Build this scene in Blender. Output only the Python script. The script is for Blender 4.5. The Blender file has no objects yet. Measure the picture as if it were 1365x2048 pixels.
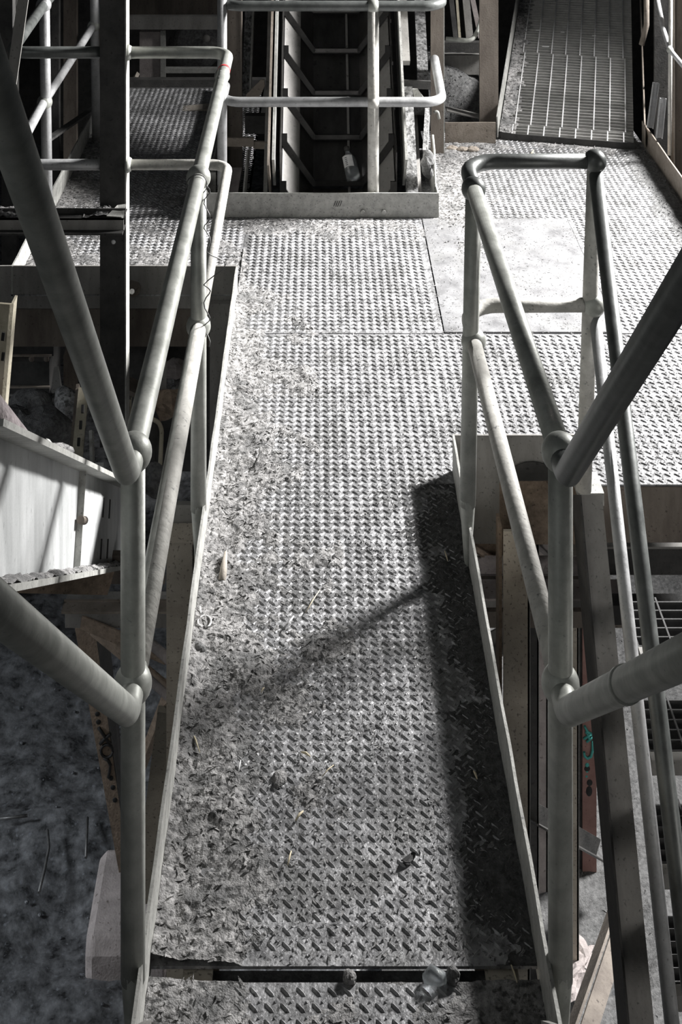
import bpy, bmesh, math, random
from mathutils import Vector, Matrix, noise
random.seed(7)
S = bpy.context.scene
COL = S.collection
# ------------------------------------------------------------------ camera, world, light, exposure
CAMH = 2.594; F = 2600.0; CX = 634.0; CY = -637.0
cam = bpy.data.cameras.new('camera'); camo = bpy.data.objects.new('camera', cam); COL.objects.link(camo)
camo.location = (0, 0, CAMH); camo.rotation_euler = (math.radians(90), 0, 0)
cam.sensor_fit = 'VERTICAL'; cam.sensor_height = 36; cam.lens = F / 2048 * 36
cam.shift_x = (682.5 - CX) / 2048; cam.shift_y = -(1024 - CY) / 2048
cam.clip_start = .05; cam.clip_end = 100
S.camera = camo
S.view_settings.view_transform = 'Standard'; S.view_settings.look = 'None'
S.view_settings.gamma = 1; S.view_settings.use_curve_mapping = False
S.view_settings.exposure = 0.0
W = bpy.data.worlds.new('world'); S.world = W; W.use_nodes = True
W.node_tree.nodes['Background'].inputs[0].default_value = (.86, .93, 1, 1)
W.node_tree.nodes['Background'].inputs[1].default_value = .022
def area(name, loc, target, sx, sy, power, colr=(1, .985, .97), spread=180):
    l = bpy.data.lights.new(name, 'AREA'); l.shape = 'RECTANGLE'; l.size = sx; l.size_y = sy
    l.energy = power; l.color = colr; l.spread = math.radians(spread)
    o = bpy.data.objects.new(name, l); COL.objects.link(o); o.location = loc
    o.rotation_euler = (Vector(target) - Vector(loc)).to_track_quat('-Z', 'Y').to_euler()
    return o
# high side window behind the right platform: the key light
area('window_daylight', (4.4, 6.9, 3.05), (.45, 5.4, 0), .9, .9, 300, spread=74)
# added fill lamp left behind the camera (lights the camera side of the beams)
area('fill_behind_camera', (-3.4, -2.6, 4.6), (-.6, 4, -.4), 3.0, 2.0, 34, (.97, 1, .98))
# added low fill lamps, left and right, that light the space under the decks
area('fill_low_right', (4.6, .6, .2), (1.0, 4.6, -.9), 1.6, 1.2, 13, (1, .97, .93), spread=90)
area('fill_low_left', (-4.9, 4.2, .4), (-.95, 5.4, -2.4), 1.0, .8, 11, (.90, .95, 1), spread=50)
# ------------------------------------------------------------------ helpers
def X(px, Y): return (px - CX) * Y / F
def Z(py, Y): return CAMH - (py - CY) * Y / F
def P(px, py, Y): return Vector((X(px, Y), Y, Z(py, Y)))
def ADD(o, label, cat, group=None, kind=None):
    o['label'] = label; o['category'] = cat
    if group: o['group'] = group
    if kind: o['kind'] = kind
    return o
def root(name, loc, label, cat, group=None):
    o = bpy.data.objects.new(name, None); COL.objects.link(o); o.location = loc
    o.empty_display_size = .05
    return ADD(o, label, cat, group)
class M:
    def __init__(s): s.v = []; s.f = []; s.sm = []
    def add(s, vs, fs, smooth=False):
        b = len(s.v); s.v += [Vector(v) for v in vs]
        for f in fs: s.f.append(tuple(i + b for i in f)); s.sm.append(smooth)
        return s
    def box(s, a, b):
        x0, y0, z0 = a; x1, y1, z1 = b
        s.add([(x0,y0,z0),(x1,y0,z0),(x1,y1,z0),(x0,y1,z0),(x0,y0,z1),(x1,y0,z1),(x1,y1,z1),(x0,y1,z1)],
              [(3,2,1,0),(4,5,6,7),(0,1,5,4),(1,2,6,5),(2,3,7,6),(3,0,4,7)]); return s
    def prof(s, pts, p0, p1, up=(0,0,1), smooth=False):
        p0 = Vector(p0); p1 = Vector(p1); d = (p1-p0).normalized(); u = d.cross(Vector(up)).normalized(); v = u.cross(d)
        n = len(pts); vs = [p + u*a + v*b for p in (p0, p1) for a, b in pts]
        area2 = sum(pts[i][0]*pts[(i+1)%n][1]-pts[(i+1)%n][0]*pts[i][1] for i in range(n))
        fs = [(i, (i+1)%n, n+(i+1)%n, n+i) for i in range(n)] + [tuple(range(n-1,-1,-1)), tuple(range(n, 2*n))]
        # u x v = -d  -> flip according to the winding
        if area2 > 0: fs = [tuple(reversed(f)) for f in fs]
        s.add(vs, fs, smooth); return s
    def bar(s, p0, p1, w, h, up=(0,0,1)):
        return s.prof([(-w/2,-h/2),(w/2,-h/2),(w/2,h/2),(-w/2,h/2)], p0, p1, up)
    def tube(s, pts, r, seg=20, fil=None, caps=True, rends=None, fn=7):
        pts = [Vector(p) for p in pts]
        if fil:
            out = [pts[0]]
            for i in range(1, len(pts)-1):
                a, b, c = pts[i-1], pts[i], pts[i+1]
                d1 = (a-b); d2 = (c-b); ang = d1.angle(d2)
                if ang > math.pi-.03: out.append(b); continue
                t = min(fil/math.tan(ang/2), d1.length*.48, d2.length*.48); R = t*math.tan(ang/2)
                p1 = b+d1.normalized()*t; p2 = b+d2.normalized()*t
                cen = b+(d1.normalized()+d2.normalized()).normalized()*(R/math.sin(ang/2))
                v1 = p1-cen; v2 = p2-cen; th = v1.angle(v2)
                for k in range(fn+1):
                    q = k/fn; out.append(cen+(v1*math.sin((1-q)*th)+v2*math.sin(q*th))/math.sin(th))
            out.append(pts[-1]); pts = out
        n = len(pts); tan = []
        for i in range(n):
            a = pts[max(0,i-1)]; b = pts[min(n-1,i+1)]; tan.append((b-a).normalized())
        ref = Vector((0,0,1)) if abs(tan[0].z) < .9 else Vector((1,0,0))
        u = tan[0].cross(ref).normalized(); vs = []
        for i in range(n):
            u = (u - tan[i]*u.dot(tan[i])).normalized(); w = tan[i].cross(u)
            rr = r if rends is None else rends[min(i, len(rends)-1)]
            for k in range(seg):
                a = 2*math.pi*k/seg; vs.append(pts[i]+(u*math.cos(a)+w*math.sin(a))*rr)
        fs = [(i*seg+k, i*seg+(k+1)%seg, (i+1)*seg+(k+1)%seg, (i+1)*seg+k) for i in range(n-1) for k in range(seg)]
        b = len(s.v); s.add(vs, fs, True)
        if caps: s.add([], [])
        if caps:
            s.f.append(tuple(b+k for k in range(seg-1,-1,-1))); s.sm.append(False)
            s.f.append(tuple(b+(n-1)*seg+k for k in range(seg))); s.sm.append(False)
        return s
    def ball(s, c, r, sc=(1,1,1), nu=24, nv=14):
        c = Vector(c); vs = []
        for j in range(1, nv):
            t = math.pi*j/nv
            for k in range(nu):
                a = 2*math.pi*k/nu
                vs.append(c+Vector((math.sin(t)*math.cos(a)*r*sc[0], math.sin(t)*math.sin(a)*r*sc[1], math.cos(t)*r*sc[2])))
        top = len(vs); vs.append(c+Vector((0,0,r*sc[2]))); vs.append(c-Vector((0,0,r*sc[2])))
        fs = [(j*nu+k, (j+1)*nu+k, (j+1)*nu+(k+1)%nu, j*nu+(k+1)%nu) for j in range(nv-2) for k in range(nu)]
        fs += [(top, k, (k+1)%nu) for k in range(nu)] + [(top+1, (nv-2)*nu+(k+1)%nu, (nv-2)*nu+k) for k in range(nu)]
        s.add(vs, fs, True); return s
    def rock(s, c, r, sc=(1,1,1), seed=0, nu=14, nv=9, amp=.35):
        b = len(s.v); s.ball(c, 1, (r*sc[0], r*sc[1], r*sc[2]), nu, nv); c = Vector(c)
        for i in range(b, len(s.v)):
            d = s.v[i]-c; k = 1+amp*noise.noise(d.normalized()*1.6+Vector((seed*3.1, seed, 0)))
            s.v[i] = c+d*k
        for i in range(len(s.sm)-((nv-2)*nu+2*nu), len(s.sm)): s.sm[i] = False
        return s
    def obj(s, name, m, parent=None, bevel=0, origin=None):
        if parent is not None: o0 = Vector(parent['_w']) if '_w' in parent else parent.location.copy()
        elif origin is not None: o0 = Vector(origin)
        else:
            xs = [v.x for v in s.v]; ys = [v.y for v in s.v]; zs = [v.z for v in s.v]
            o0 = Vector(((min(xs)+max(xs))/2, (min(ys)+max(ys))/2, min(zs)))
        me = bpy.data.meshes.new(name)
        me.from_pydata([tuple(v-o0) for v in s.v], [], s.f); me.polygons.foreach_set('use_smooth', s.sm); me.update()
        o = bpy.data.objects.new(name, me); COL.objects.link(o)
        if m: me.materials.append(m)
        if parent is not None: o.parent = parent; WORLD[o.name] = o0
        else: o.location = o0
        if bevel:
            b = o.modifiers.new('bevel', 'BEVEL'); b.width = bevel; b.segments = 2; b.limit_method = 'ANGLE'; b.angle_limit = math.radians(40)
        return o
WORLD = {}
_obj = M.obj
def obj_fix(s, name, m, parent=None, bevel=0, origin=None):
    if parent is not None and parent.name in WORLD:      # sub-part: its part already sits at the thing's origin
        o0 = WORLD[parent.name]; o = _obj(s, name, m, None, bevel, origin=o0); o.location = (0,0,0); o.parent = parent
        WORLD[o.name] = o0; return o
    if parent is not None and parent.type != 'EMPTY':
        o0 = parent.location.copy(); o = _obj(s, name, m, None, bevel, origin=o0); o.location = (0,0,0); o.parent = parent
        WORLD[o.name] = o0; return o
    return _obj(s, name, m, parent, bevel, origin)
M.obj = obj_fix
# profiles (a across, b up)
def pf_angle(w, h, t): return [(0,0),(w,0),(w,t),(t,t),(t,h),(0,h)]
def pf_chan(w, h, t): return [(0,-h/2),(w,-h/2),(w,-h/2+t),(t,-h/2+t),(t,h/2-t),(w,h/2-t),(w,h/2),(0,h/2)]
def pf_i(w, h, t): return [(-w/2,-h/2),(w/2,-h/2),(w/2,-h/2+t),(t/2,-h/2+t),(t/2,h/2-t),(w/2,h/2-t),(w/2,h/2),(-w/2,h/2),(-w/2,h/2-t),(-t/2,h/2-t),(-t/2,-h/2+t),(-w/2,-h/2+t)]
# ------------------------------------------------------------------ materials
def mat(name, c1, c2, rough=.6, metal=0., sc=18, spots=None, spot_sc=60, spot_at=.62, bump=.15, bsc=120, stain=None, stain_sc=4, coat=0, stretch=None):
    m = bpy.data.materials.new(name); m.use_nodes = True; nt = m.node_tree; N = nt.nodes; L = nt.links
    b = N['Principled BSDF']
    tc = N.new('ShaderNodeTexCoord'); src = tc.outputs['Object']
    if stretch:
        mp = N.new('ShaderNodeMapping'); mp.inputs['Scale'].default_value = stretch; L.new(src, mp.inputs[0]); src2 = mp.outputs[0]
    else: src2 = src
    n1 = N.new('ShaderNodeTexNoise'); n1.inputs['Scale'].default_value = sc; n1.inputs['Detail'].default_value = 8; n1.inputs['Roughness'].default_value = .65
    L.new(src2, n1.inputs['Vector'])
    r = N.new('ShaderNodeValToRGB'); r.color_ramp.elements[0].position = .33; r.color_ramp.elements[1].position = .68
    r.color_ramp.elements[0].color = (*c1, 1); r.color_ramp.elements[1].color = (*c2, 1)
    L.new(n1.outputs[0], r.inputs[0]); colo = r.outputs[0]
    for (cc, s_, at, wd) in (([(stain, stain_sc, .5, .12)] if stain else []) + ([(spots, spot_sc, spot_at, .10)] if spots else [])):
        n = N.new('ShaderNodeTexNoise'); n.inputs['Scale'].default_value = s_; n.inputs['Detail'].default_value = 6
        L.new(src, n.inputs['Vector'])
        q = N.new('ShaderNodeValToRGB'); q.color_ramp.elements[0].position = at; q.color_ramp.elements[1].position = at+wd; q.color_ramp.elements[1].color = (.8,.8,.8,1)
        L.new(n.outputs[0], q.inputs[0])
        mx = N.new('ShaderNodeMix'); mx.data_type = 'RGBA'; L.new(q.outputs[0], mx.inputs[0]); L.new(colo, mx.inputs[6]); mx.inputs[7].default_value = (*cc, 1)
        colo = mx.outputs[2]
    L.new(colo, b.inputs['Base Color'])
    b.inputs['Metallic'].default_value = metal
    rr = N.new('ShaderNodeMapRange'); rr.inputs[3].default_value = max(0,rough-.12); rr.inputs[4].default_value = min(1,rough+.12)
    L.new(n1.outputs[0], rr.inputs[0]); L.new(rr.outputs[0], b.inputs['Roughness'])
    if bump:
        nb = N.new('ShaderNodeTexNoise'); nb.inputs['Scale'].default_value = bsc; nb.inputs['Detail'].default_value = 5
        L.new(src, nb.inputs['Vector'])
        bp = N.new('ShaderNodeBump'); bp.inputs['Strength'].default_value = bump; bp.inputs['Distance'].default_value = .004
        L.new(nb.outputs[0], bp.inputs['Height']); L.new(bp.outputs[0], b.inputs['Normal'])
    return m
G = lambda v, t=(1,1,1): (v*t[0], v*t[1], v*t[2])
GT = (.96, 1, .95)
m_pipe = mat('pipe_galvanised', G(.32,(.97,1,.92)), G(.54,(.98,1,.93)), .5, .3, 14, spots=G(.26,GT), spot_sc=120, spot_at=.64, bump=.12, bsc=90)
m_pipe_dusty = mat('pipe_dusty', G(.42,(1,.98,.91)), G(.64,(1,.98,.92)), .7, .1, 26, spots=G(.16), spot_sc=90, spot_at=.62, bump=.3, bsc=70)
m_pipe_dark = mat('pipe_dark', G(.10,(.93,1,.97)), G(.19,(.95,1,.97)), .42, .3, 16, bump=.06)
m_pipe_blue = mat('pipe_bluish', G(.34,(.98,.99,1.0)), G(.50,(.98,.99,1.0)), .5, .3, 22, spots=G(.20), spot_sc=110, bump=.15)
m_plate = mat('tread_plate_steel', G(.17,(1,1,1.03)), G(.50,(1,1,1.02)), .47, .4, 26, spots=G(.09), spot_sc=90, spot_at=.56, bump=.7, bsc=110, stain=G(.20), stain_sc=6)
m_plate_flat = mat('flat_plate_steel', G(.17,(1,1,1.03)), G(.34,(1,1,1.02)), .5, .3, 9, spots=G(.14), spot_sc=50, spot_at=.62, bump=.25, bsc=120, stain=G(.26), stain_sc=5)
m_dirt = mat('dirt', G(.09,(1,.98,.97)), G(.46,(1,.98,.97)), .95, 0, 45, spots=G(.04), spot_sc=70, spot_at=.54, stain=G(.14), stain_sc=9, bump=1.0, bsc=260)
m_dirt_dark = mat('dirt_dark', G(.07), G(.2), .95, 0, 60, bump=1.0, bsc=200)
m_shade_dirt = mat('shade_black_dirt', G(.03), G(.12), .95, 0, 60, bump=1.0, bsc=200)  # near-black dirt colour that deepens the toe board's shadow strip
m_toe = mat('toe_board_steel', G(.30,(1,1,.94)), G(.50,(1,1,.95)), .65, .15, 26, spots=G(.12), spot_sc=120, spot_at=.6, bump=.3, bsc=150)
m_toe_brown = mat('toe_board_rusty', (.20,.17,.14), (.33,.29,.25), .75, .1, 16, spots=(.08,.06,.05), spot_sc=60, bump=.3)
m_beam = mat('beam_brown', (.12,.10,.085), (.24,.21,.18), .7, .15, 14, spots=(.05,.04,.035), spot_sc=90, bump=.25, stretch=(1,1,.25))
m_beam_grey = mat('beam_grey', G(.20,(1,.97,.92)), G(.34,(1,.97,.92)), .65, .15, 12, spots=G(.08), spot_sc=110, bump=.2, stretch=(1,1,.3))
m_beige = mat('column_beige', (.34,.30,.25), (.50,.46,.39), .75, .05, 12, spots=(.10,.09,.08), spot_sc=95, spot_at=.58, bump=.3)
m_rust = mat('rust', (.16,.12,.09), (.32,.25,.19), .85, .05, 40, spots=(.06,.04,.03), spot_sc=90, bump=.5)
m_red = mat('red_oxide_paint', (.22,.115,.10), (.34,.20,.175), .7, 0, 14, spots=(.08,.05,.045), spot_sc=70, bump=.2)
m_white = mat('pale_painted_web', G(.36,(.97,1,1)), G(.60,(.98,1,1)), .6, .0, 7, spots=G(.1), spot_sc=34, spot_at=.66, bump=.2, stretch=(1,1,.3))
m_yellow = mat('pale_yellow_steel', (.34,.31,.23), (.50,.46,.37), .7, .05, 16, spots=(.12,.1,.07), spot_sc=70, bump=.3)
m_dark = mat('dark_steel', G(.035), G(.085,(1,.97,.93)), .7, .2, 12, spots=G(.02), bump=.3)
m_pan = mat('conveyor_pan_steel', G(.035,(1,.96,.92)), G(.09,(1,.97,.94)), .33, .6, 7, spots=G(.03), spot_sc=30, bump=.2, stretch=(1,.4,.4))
m_panside = mat('conveyor_side_steel', G(.20,(1,.97,.93)), G(.32,(1,.97,.93)), .55, .3, 8, spots=G(.1), spot_sc=60, bump=.2)
m_bark = mat('crusted_dirt_steel', G(.10), G(.42), .95, 0, 45, spots=G(.04), spot_sc=60, spot_at=.52, bump=1.0, bsc=90)
m_ground = mat('coal_ground', G(.025,(.97,1,1.04)), G(.22,(.97,1,1.05)), .3, .0, 16, spots=G(.22,(.95,1,1.1)), spot_sc=48, spot_at=.60, bump=1.0, bsc=40)
m_concrete = mat('concrete', (.28,.25,.24), (.46,.41,.40), .9, 0, 14, spots=(.12,.1,.09), spot_sc=60, bump=.5)
m_grate = mat('grating_steel', G(.42,(1,.99,.96)), G(.60,(1,.99,.96)), .55, .3, 20, bump=.2)
m_rod = mat('rod_steel', G(.6), G(.8), .5, .2, 20, bump=.1)
m_tread = mat('stair_tread_dark', G(.035), G(.08), .7, .1, 20, bump=.2)
m_straw = mat('straw', (.55,.47,.32), (.78,.70,.52), .8, 0, 30, bump=.1)
m_whiteplastic = mat('white_plastic', G(.7), G(.85), .5, 0, 30, bump=.1)
m_wood = mat('grey_wood', (.25,.22,.19), (.50,.46,.40), .85, 0, 30, bump=.4, stretch=(1,.2,1))
m_teal = mat('teal_spray', (.05,.32,.30), (.08,.42,.38), .6, 0, 30, bump=0)
m_black = mat('black_spray', G(.008), G(.02), .7, 0, 30, bump=0)
m_redtape = mat('red_tape', (.5,.05,.06), (.65,.10,.10), .5, 0, 30, bump=0)
m_wire = mat('thin_wire', G(.10), G(.2), .5, .5, 30, bump=0)
def glass(name):
    m = bpy.data.materials.new(name); m.use_nodes = True; b = m.node_tree.nodes['Principled BSDF']
    b.inputs['Transmission Weight'].default_value = .85; b.inputs['Roughness'].default_value = .12; b.inputs['IOR'].default_value = 1.4
    b.inputs['Base Color'].default_value = (.9,.95,.98,1)
    n = m.node_tree.nodes.new('ShaderNodeTexNoise'); n.inputs['Scale'].default_value = 60
    bp = m.node_tree.nodes.new('ShaderNodeBump'); bp.inputs['Strength'].default_value = .4; m.node_tree.links.new(n.outputs[0], bp.inputs['Height']); m.node_tree.links.new(bp.outputs[0], b.inputs['Normal'])
    return m
m_pet = glass('clear_plastic')
# ------------------------------------------------------------------ the setting
GZ = -2.4
def ground():
    m = M(); nx, ny = 420, 480; x0, x1, y0, y1 = -6, 7, -1.5, 15
    for j in range(ny+1):
        for i in range(nx+1):
            x = x0+(x1-x0)*i/nx; y = y0+(y1-y0)*j/ny
            h = .06*noise.fractal(Vector((x*1.7, y*1.7, 0)), 1.0, 2.0, 6)+.014*noise.noise(Vector((x*15,y*15,3)))
            m.v.append(Vector((x, y, GZ+h)))
    for j in range(ny):
        for i in range(nx):
            a = j*(nx+1)+i; m.f.append((a, a+1, a+nx+2, a+nx+1)); m.sm.append(True)
    o = m.obj('floor', m_ground); o['kind'] = 'structure'
ground()
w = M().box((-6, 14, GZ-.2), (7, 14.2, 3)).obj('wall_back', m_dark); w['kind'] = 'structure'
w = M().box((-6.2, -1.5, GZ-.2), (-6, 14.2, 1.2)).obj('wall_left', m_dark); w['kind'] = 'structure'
# ------------------------------------------------------------------ tread plates
PITCH = .031
def tread(name, polys, label, z=0, m=None, parent=None, t=.006, origin_bars=(0,0), excl=None, cat='floor plate', bars=True):
    """polys: list of (x0,x1,y0,y1) rectangles making one sheet, with raised herringbone lozenges"""
    mm = M()
    for (x0,x1,y0,y1) in polys: mm.box((x0,y0,z-t), (x1,y1,z))
    if bars:
        hl, hw, h = .0135, .0036, .0034
        x0 = min(p[0] for p in polys); x1 = max(p[1] for p in polys); y0 = min(p[2] for p in polys); y1 = max(p[3] for p in polys)
        i0, i1 = int(x0/PITCH)-1, int(x1/PITCH)+1; j0, j1 = int(y0/PITCH)-1, int(y1/PITCH)+1
        for j in range(j0, j1+1):
            for i in range(i0, i1+1):
                for k in (0, 1):
                    cx = (i+.5*k)*PITCH; cy = (j+.5*k)*PITCH
                    if not all(any(a <= cx+ox <= b and c <= cy+oy <= d for a,b,c,d in polys) for ox in (-.012,.012) for oy in (-.012,.012)): continue
                    if excl and excl(cx, cy): continue
                    s_ = -1 if k == 0 else 1
                    dx, dy = .7071, .7071*s_
                    def q(a, b_, zz): return (cx+dx*a-dy*b_, cy+dy*a+dx*b_, z+zz)
                    mm.add([q(-hl,0,0), q(-hl*.45,-hw,0), q(hl*.45,-hw,0), q(hl,0,0), q(hl*.45,hw,0), q(-hl*.45,hw,0), q(-hl*.6,0,h), q(hl*.6,0,h)],
                           [(0,1,6),(1,2,7,6),(2,3,7),(3,4,7),(4,5,6,7),(5,0,6)])
    o = mm.obj(name, m or m_plate)
    return ADD(o, label, cat)
tread('tread_plate', [(-.335,.447,2.625,4.201),(-.335,.447,4.20,5.168),(.447,.87,4.276,5.168),(.87,1.83,4.20,5.168)], 'large L-shaped steel tread plate of the walkway, reaching right under the looped handrail')
tread('tread_plate', [(-.335,.447,1.2,2.592)], 'steel tread plate at the bottom of the photo, below the open slot')
tread('tread_plate', [(-.335,.505,5.175,6.284)], 'tread plate in front of the bucket conveyor, left of the smooth plate',
      excl=None)
tread('tread_plate', [(1.21,1.83,5.175,6.268),(.51,1.83,6.268,7.22)], 'bright tread plate behind and right of the smooth plate')
tread('tread_plate', [(.60,1.83,7.225,7.50)], 'narrow dusty tread plate at the foot of the grated ramp')
tread('tread_plate', [(-1.30,-.34,5.50,8.3),(-.34,-.337,5.50,8.3),(-.54,-.337,6.31,8.3)], 'tread plate of the left platform behind the square post')
o = M().box((.51,5.178,-.004), (1.206,6.262,.004)).obj('smooth_plate', m_plate_flat); ADD(o, 'smooth pale rectangular steel plate laid into the tread plates on the right', 'floor plate')
# ------------------------------------------------------------------ framing under the decks
def beam(name, prof, p0, p1, m, label, cat='beam', up=(0,0,1), group=None, bevel=0):
    o = M().prof(prof, p0, p1, up).obj(name, m, bevel=bevel); return ADD(o, label, cat, group)
beam('channel_beam', pf_chan(.06,.17,.008), (-.27,1.2,-.095), (-.27,5.4,-.095), m_beige, 'steel channel running under the left edge of the walkway')
beam('channel_beam', pf_chan(-.06,.17,.008), (.40,1.2,-.095), (.40,4.25,-.095), m_beige, 'steel channel running under the right edge of the walkway')
beam('cross_beam', [(-.05,-.004),(.05,-.004),(.05,.004),(-.05,.004)], (-.26,2.612,-.05), (.39,2.612,-.05), m_dirt_dark, 'dark flat strip added under the slot between the two lower tread plates to keep it black')  # wide dark strip added so the open slot looks shaded
beam('channel_beam', pf_chan(.06,.18,.008), (2.2,4.20,-.098), (.87,4.20,-.098), m_beam, 'dark rusty channel along the front edge of the right platform')
# ------------------------------------------------------------------ toe boards
TH = .12
def toe(p0, p1, label, m=None, h=TH, t=.007, z0=-.02, nicks=0):
    p0 = Vector((*p0, 0)); p1 = Vector((*p1, 0)); L = (p1-p0).length; n = max(2, int(L/.04)); d = (p1-p0)/n
    sd = Vector((-d.y, d.x, 0)).normalized()*t/2; mm = M()
    for i in range(n+1):
        c = p0+d*i; wob = .002*noise.noise(Vector((c.x*6, c.y*6, 1.3))); hz = h+.0015*noise.noise(c*9)
        off = sd.normalized()*wob
        mm.v += [c-sd+off+Vector((0,0,z0)), c+sd+off+Vector((0,0,z0)), c+sd+off+Vector((0,0,hz)), c-sd+off+Vector((0,0,hz))]
    for i in range(n):
        a = i*4; b = a+4
        for k in range(4): mm.f.append((a+k, a+(k+1)%4, b+(k+1)%4, b+k)); mm.sm.append(False)
    mm.f.append((3,2,1,0)); mm.sm.append(False); e = n*4; mm.f.append((e,e+1,e+2,e+3)); mm.sm.append(False)
    o = mm.obj('toe_board', m or m_toe); ADD(o, label, 'toe board'); return o
toe((-.339,1.2), (-.339,5.50), 'long pale toe board down the left side of the walkway')
toe((.449,1.2), (.449,4.268), 'long toe board down the right side of the walkway')
# left platform front: board with the beam below it
toe((-1.9,5.505), (-.336,5.505), 'dark toe board across the front of the left platform, behind the square post', m_beam_grey, h=.12, z0=-.06)
beam('channel_beam', pf_chan(.07,.16,.01), (-.34,5.52,-.15), (-1.9,5.52,-.15), m_beam, 'rusty beam directly under the front toe board of the left platform')
toe((.447,4.270), (.87,4.270), 'short dark grey toe board beyond the ball-jointed post on the right', m_beam_grey, z0=-.02)
o = M().box((.45,4.265,-.235), (.60,4.275,-.02)).obj('side_plate', m_beam_grey); ADD(o, 'grey plate under the short toe board beside the walkway corner', 'plate')
o = M().box((.60,4.262,-.235), (.86,4.28,-.02)).obj('side_plate', m_rust); ADD(o, 'rust brown plate with a dark half-round opening behind the right post', 'plate')
hm = M(); cc = Vector((.706,4.259,-.025)); vs = [cc+Vector((.085*math.cos(a), 0, .062*math.sin(a))) for a in [math.pi*k/14 for k in range(15)]]
vs2 = [v+Vector((0,.003,0)) for v in vs]
hm.add(vs+vs2, [tuple(range(14,-1,-1))]+[tuple(range(15,30))]+[(i,i+1,16+i,15+i) for i in range(14)])
hm.obj('rusted_opening', m_dark, parent=o)
# conveyor enclosure
CYF = 6.29
o = toe((-.535,CYF), (.588,CYF), 'bolted toe board across the front of the bucket conveyor', m_toe)
for px in (726, 768):
    c = P(px, 424, CYF-.008)
    b = M().tube([c+Vector((0,.006,0)), c+Vector((0,-.008,0))], .011, 6)
    b.ball(c, .012, (1,.4,1), 12, 6); b.obj('bolt', m_toe, parent=o)
ww = M()
for k in range(4):
    a = P(672+k*4, 402, CYF-.006); b = P(668+k*4, 413, CYF-.006); ww.tube([a,b], .0014, 5)
ww.obj('scratch_marks', m_black, parent=o)
toe((.588,CYF), (.588,7.15), 'toe board up the right side of the bucket conveyor', m_toe)
toe((-.535,CYF), (-.535,8.2), 'toe board up the left side of the bucket conveyor', m_toe)
toe((.72,7.295), (1.005,7.295), 'short brown toe board left of the grated ramp', m_toe_brown)
toe((-1.29,5.50), (-1.29,8.3), 'pale toe board along the outer side of the left platform', m_toe)
toe((1.80,4.2), (1.835,7.32), 'toe board along the outer right side of the right platform', m_toe_brown)
# ------------------------------------------------------------------ dirt and litter on the decks
def dirt(name, x0, x1, y0, y1, fn, label, res=.006, m=None, z=0, flakes=3500):
    nx = int((x1-x0)/res); ny = int((y1-y0)/res); H = {}; mm = M(); idx = {}
    hh = [[fn(x0+(x1-x0)*i/nx, y0+(y1-y0)*j/ny) for i in range(nx+1)] for j in range(ny+1)]
    def vid(i, j):
        if (i,j) not in idx:
            idx[(i,j)] = len(mm.v); mm.v.append(Vector((x0+(x1-x0)*i/nx, y0+(y1-y0)*j/ny, z+max(hh[j][i], -.002))))
        return idx[(i,j)]
    for j in range(ny):
        for i in range(nx):
            if max(hh[j][i], hh[j+1][i], hh[j][i+1], hh[j+1][i+1]) > 0:
                mm.f.append((vid(i,j), vid(i+1,j), vid(i+1,j+1), vid(i,j+1))); mm.sm.append(False)
    # chips and dead leaves lying in the dirt
    rnd = random.Random(len(mm.v))
    for k in range(int(flakes*(x1-x0)*(y1-y0))):
        x = rnd.uniform(x0,x1); y = rnd.uniform(y0,y1); h = fn(x,y)
        if h < .0005+.006*rnd.random(): continue
        a = rnd.uniform(0,math.pi); L_ = rnd.uniform(.004,.013); w_ = rnd.uniform(.0015,.004); ti = rnd.uniform(-.5,.5); tl = rnd.uniform(-.6,.6)
        u = Vector((math.cos(a),math.sin(a),ti)); v = Vector((-math.sin(a),math.cos(a),tl)); c = Vector((x,y,z+h+.0015+abs(ti)*L_*.5))
        b0_ = len(mm.v); mm.v += [c-u*L_, c-u*L_*.2-v*w_, c+u*L_, c+u*L_*.1+v*w_]; mm.f.append((b0_,b0_+1,b0_+2,b0_+3)); mm.sm.append(False)
    o = mm.obj(name, m or m_dirt); ADD(o, label, 'dirt', kind='stuff'); return o
fb = lambda x, y, s, o=5: noise.fractal(Vector((x*s, y*s, .37)), 1.0, 2.0, o)
def rough(x, y): return .0022*noise.noise(Vector((x*70, y*70, 2)))+.0016*noise.noise(Vector((x*150, y*150, 5)))
def f_walk(x, y):
    xb = -.06 + .07*noise.noise(Vector((y*1.3, 3, 0))) + .05*noise.noise(Vector((y*5, 9, 0)))
    if y > 4.9: xb -= (y-4.9)*.30
    d = (xb-x)
    return d*.050 + .011*fb(x,y,7) + .005*fb(x+3,y,20,3) + rough(x,y)*1.3 - .0015 + max(0, .04-abs(x+.335))*.25 - max(0,y-5.6)*.02
dirt('dirt_drift', -.335, .12, 2.625, 6.2, f_walk, 'loose dirt and dead leaves drifted along the left side of the walkway', .0055)
def f_low(x, y): return .001+.006*fb(x,y,7)+rough(x,y) + max(0, -.12-x)*.05 + max(0, .12-abs(x-.447))*.04 - .001
dirt('dirt_drift', -.335, .445, 2.45, 2.592, f_low, 'dirt covering the lowest tread plate below the slot', .006)
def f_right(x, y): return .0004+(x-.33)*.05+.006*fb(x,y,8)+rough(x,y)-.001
dirt('dirt_drift', .22, .446, 2.625, 4.2, f_right, 'thin dirt lying against the right toe board of the walkway, coloured black to deepen the shadow', .008, m_shade_dirt)  # dirt blackened along the strip where the board's shadow falls
def f_conv(x, y):
    d1 = .13-abs(x-.72); return min(.012, d1*.05)+.006*fb(x,y,9)+rough(x,y)+.001 - max(0, 6.05-y)*.012
dirt('dirt_drift', .592, 1.0, 5.3, 7.28, f_conv, 'pale rubble and dirt right of the conveyor enclosure', .008)
def f_front(x, y): return .003+.006*fb(x,y,8)+rough(x,y) - abs(y-6.2)*.03
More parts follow.
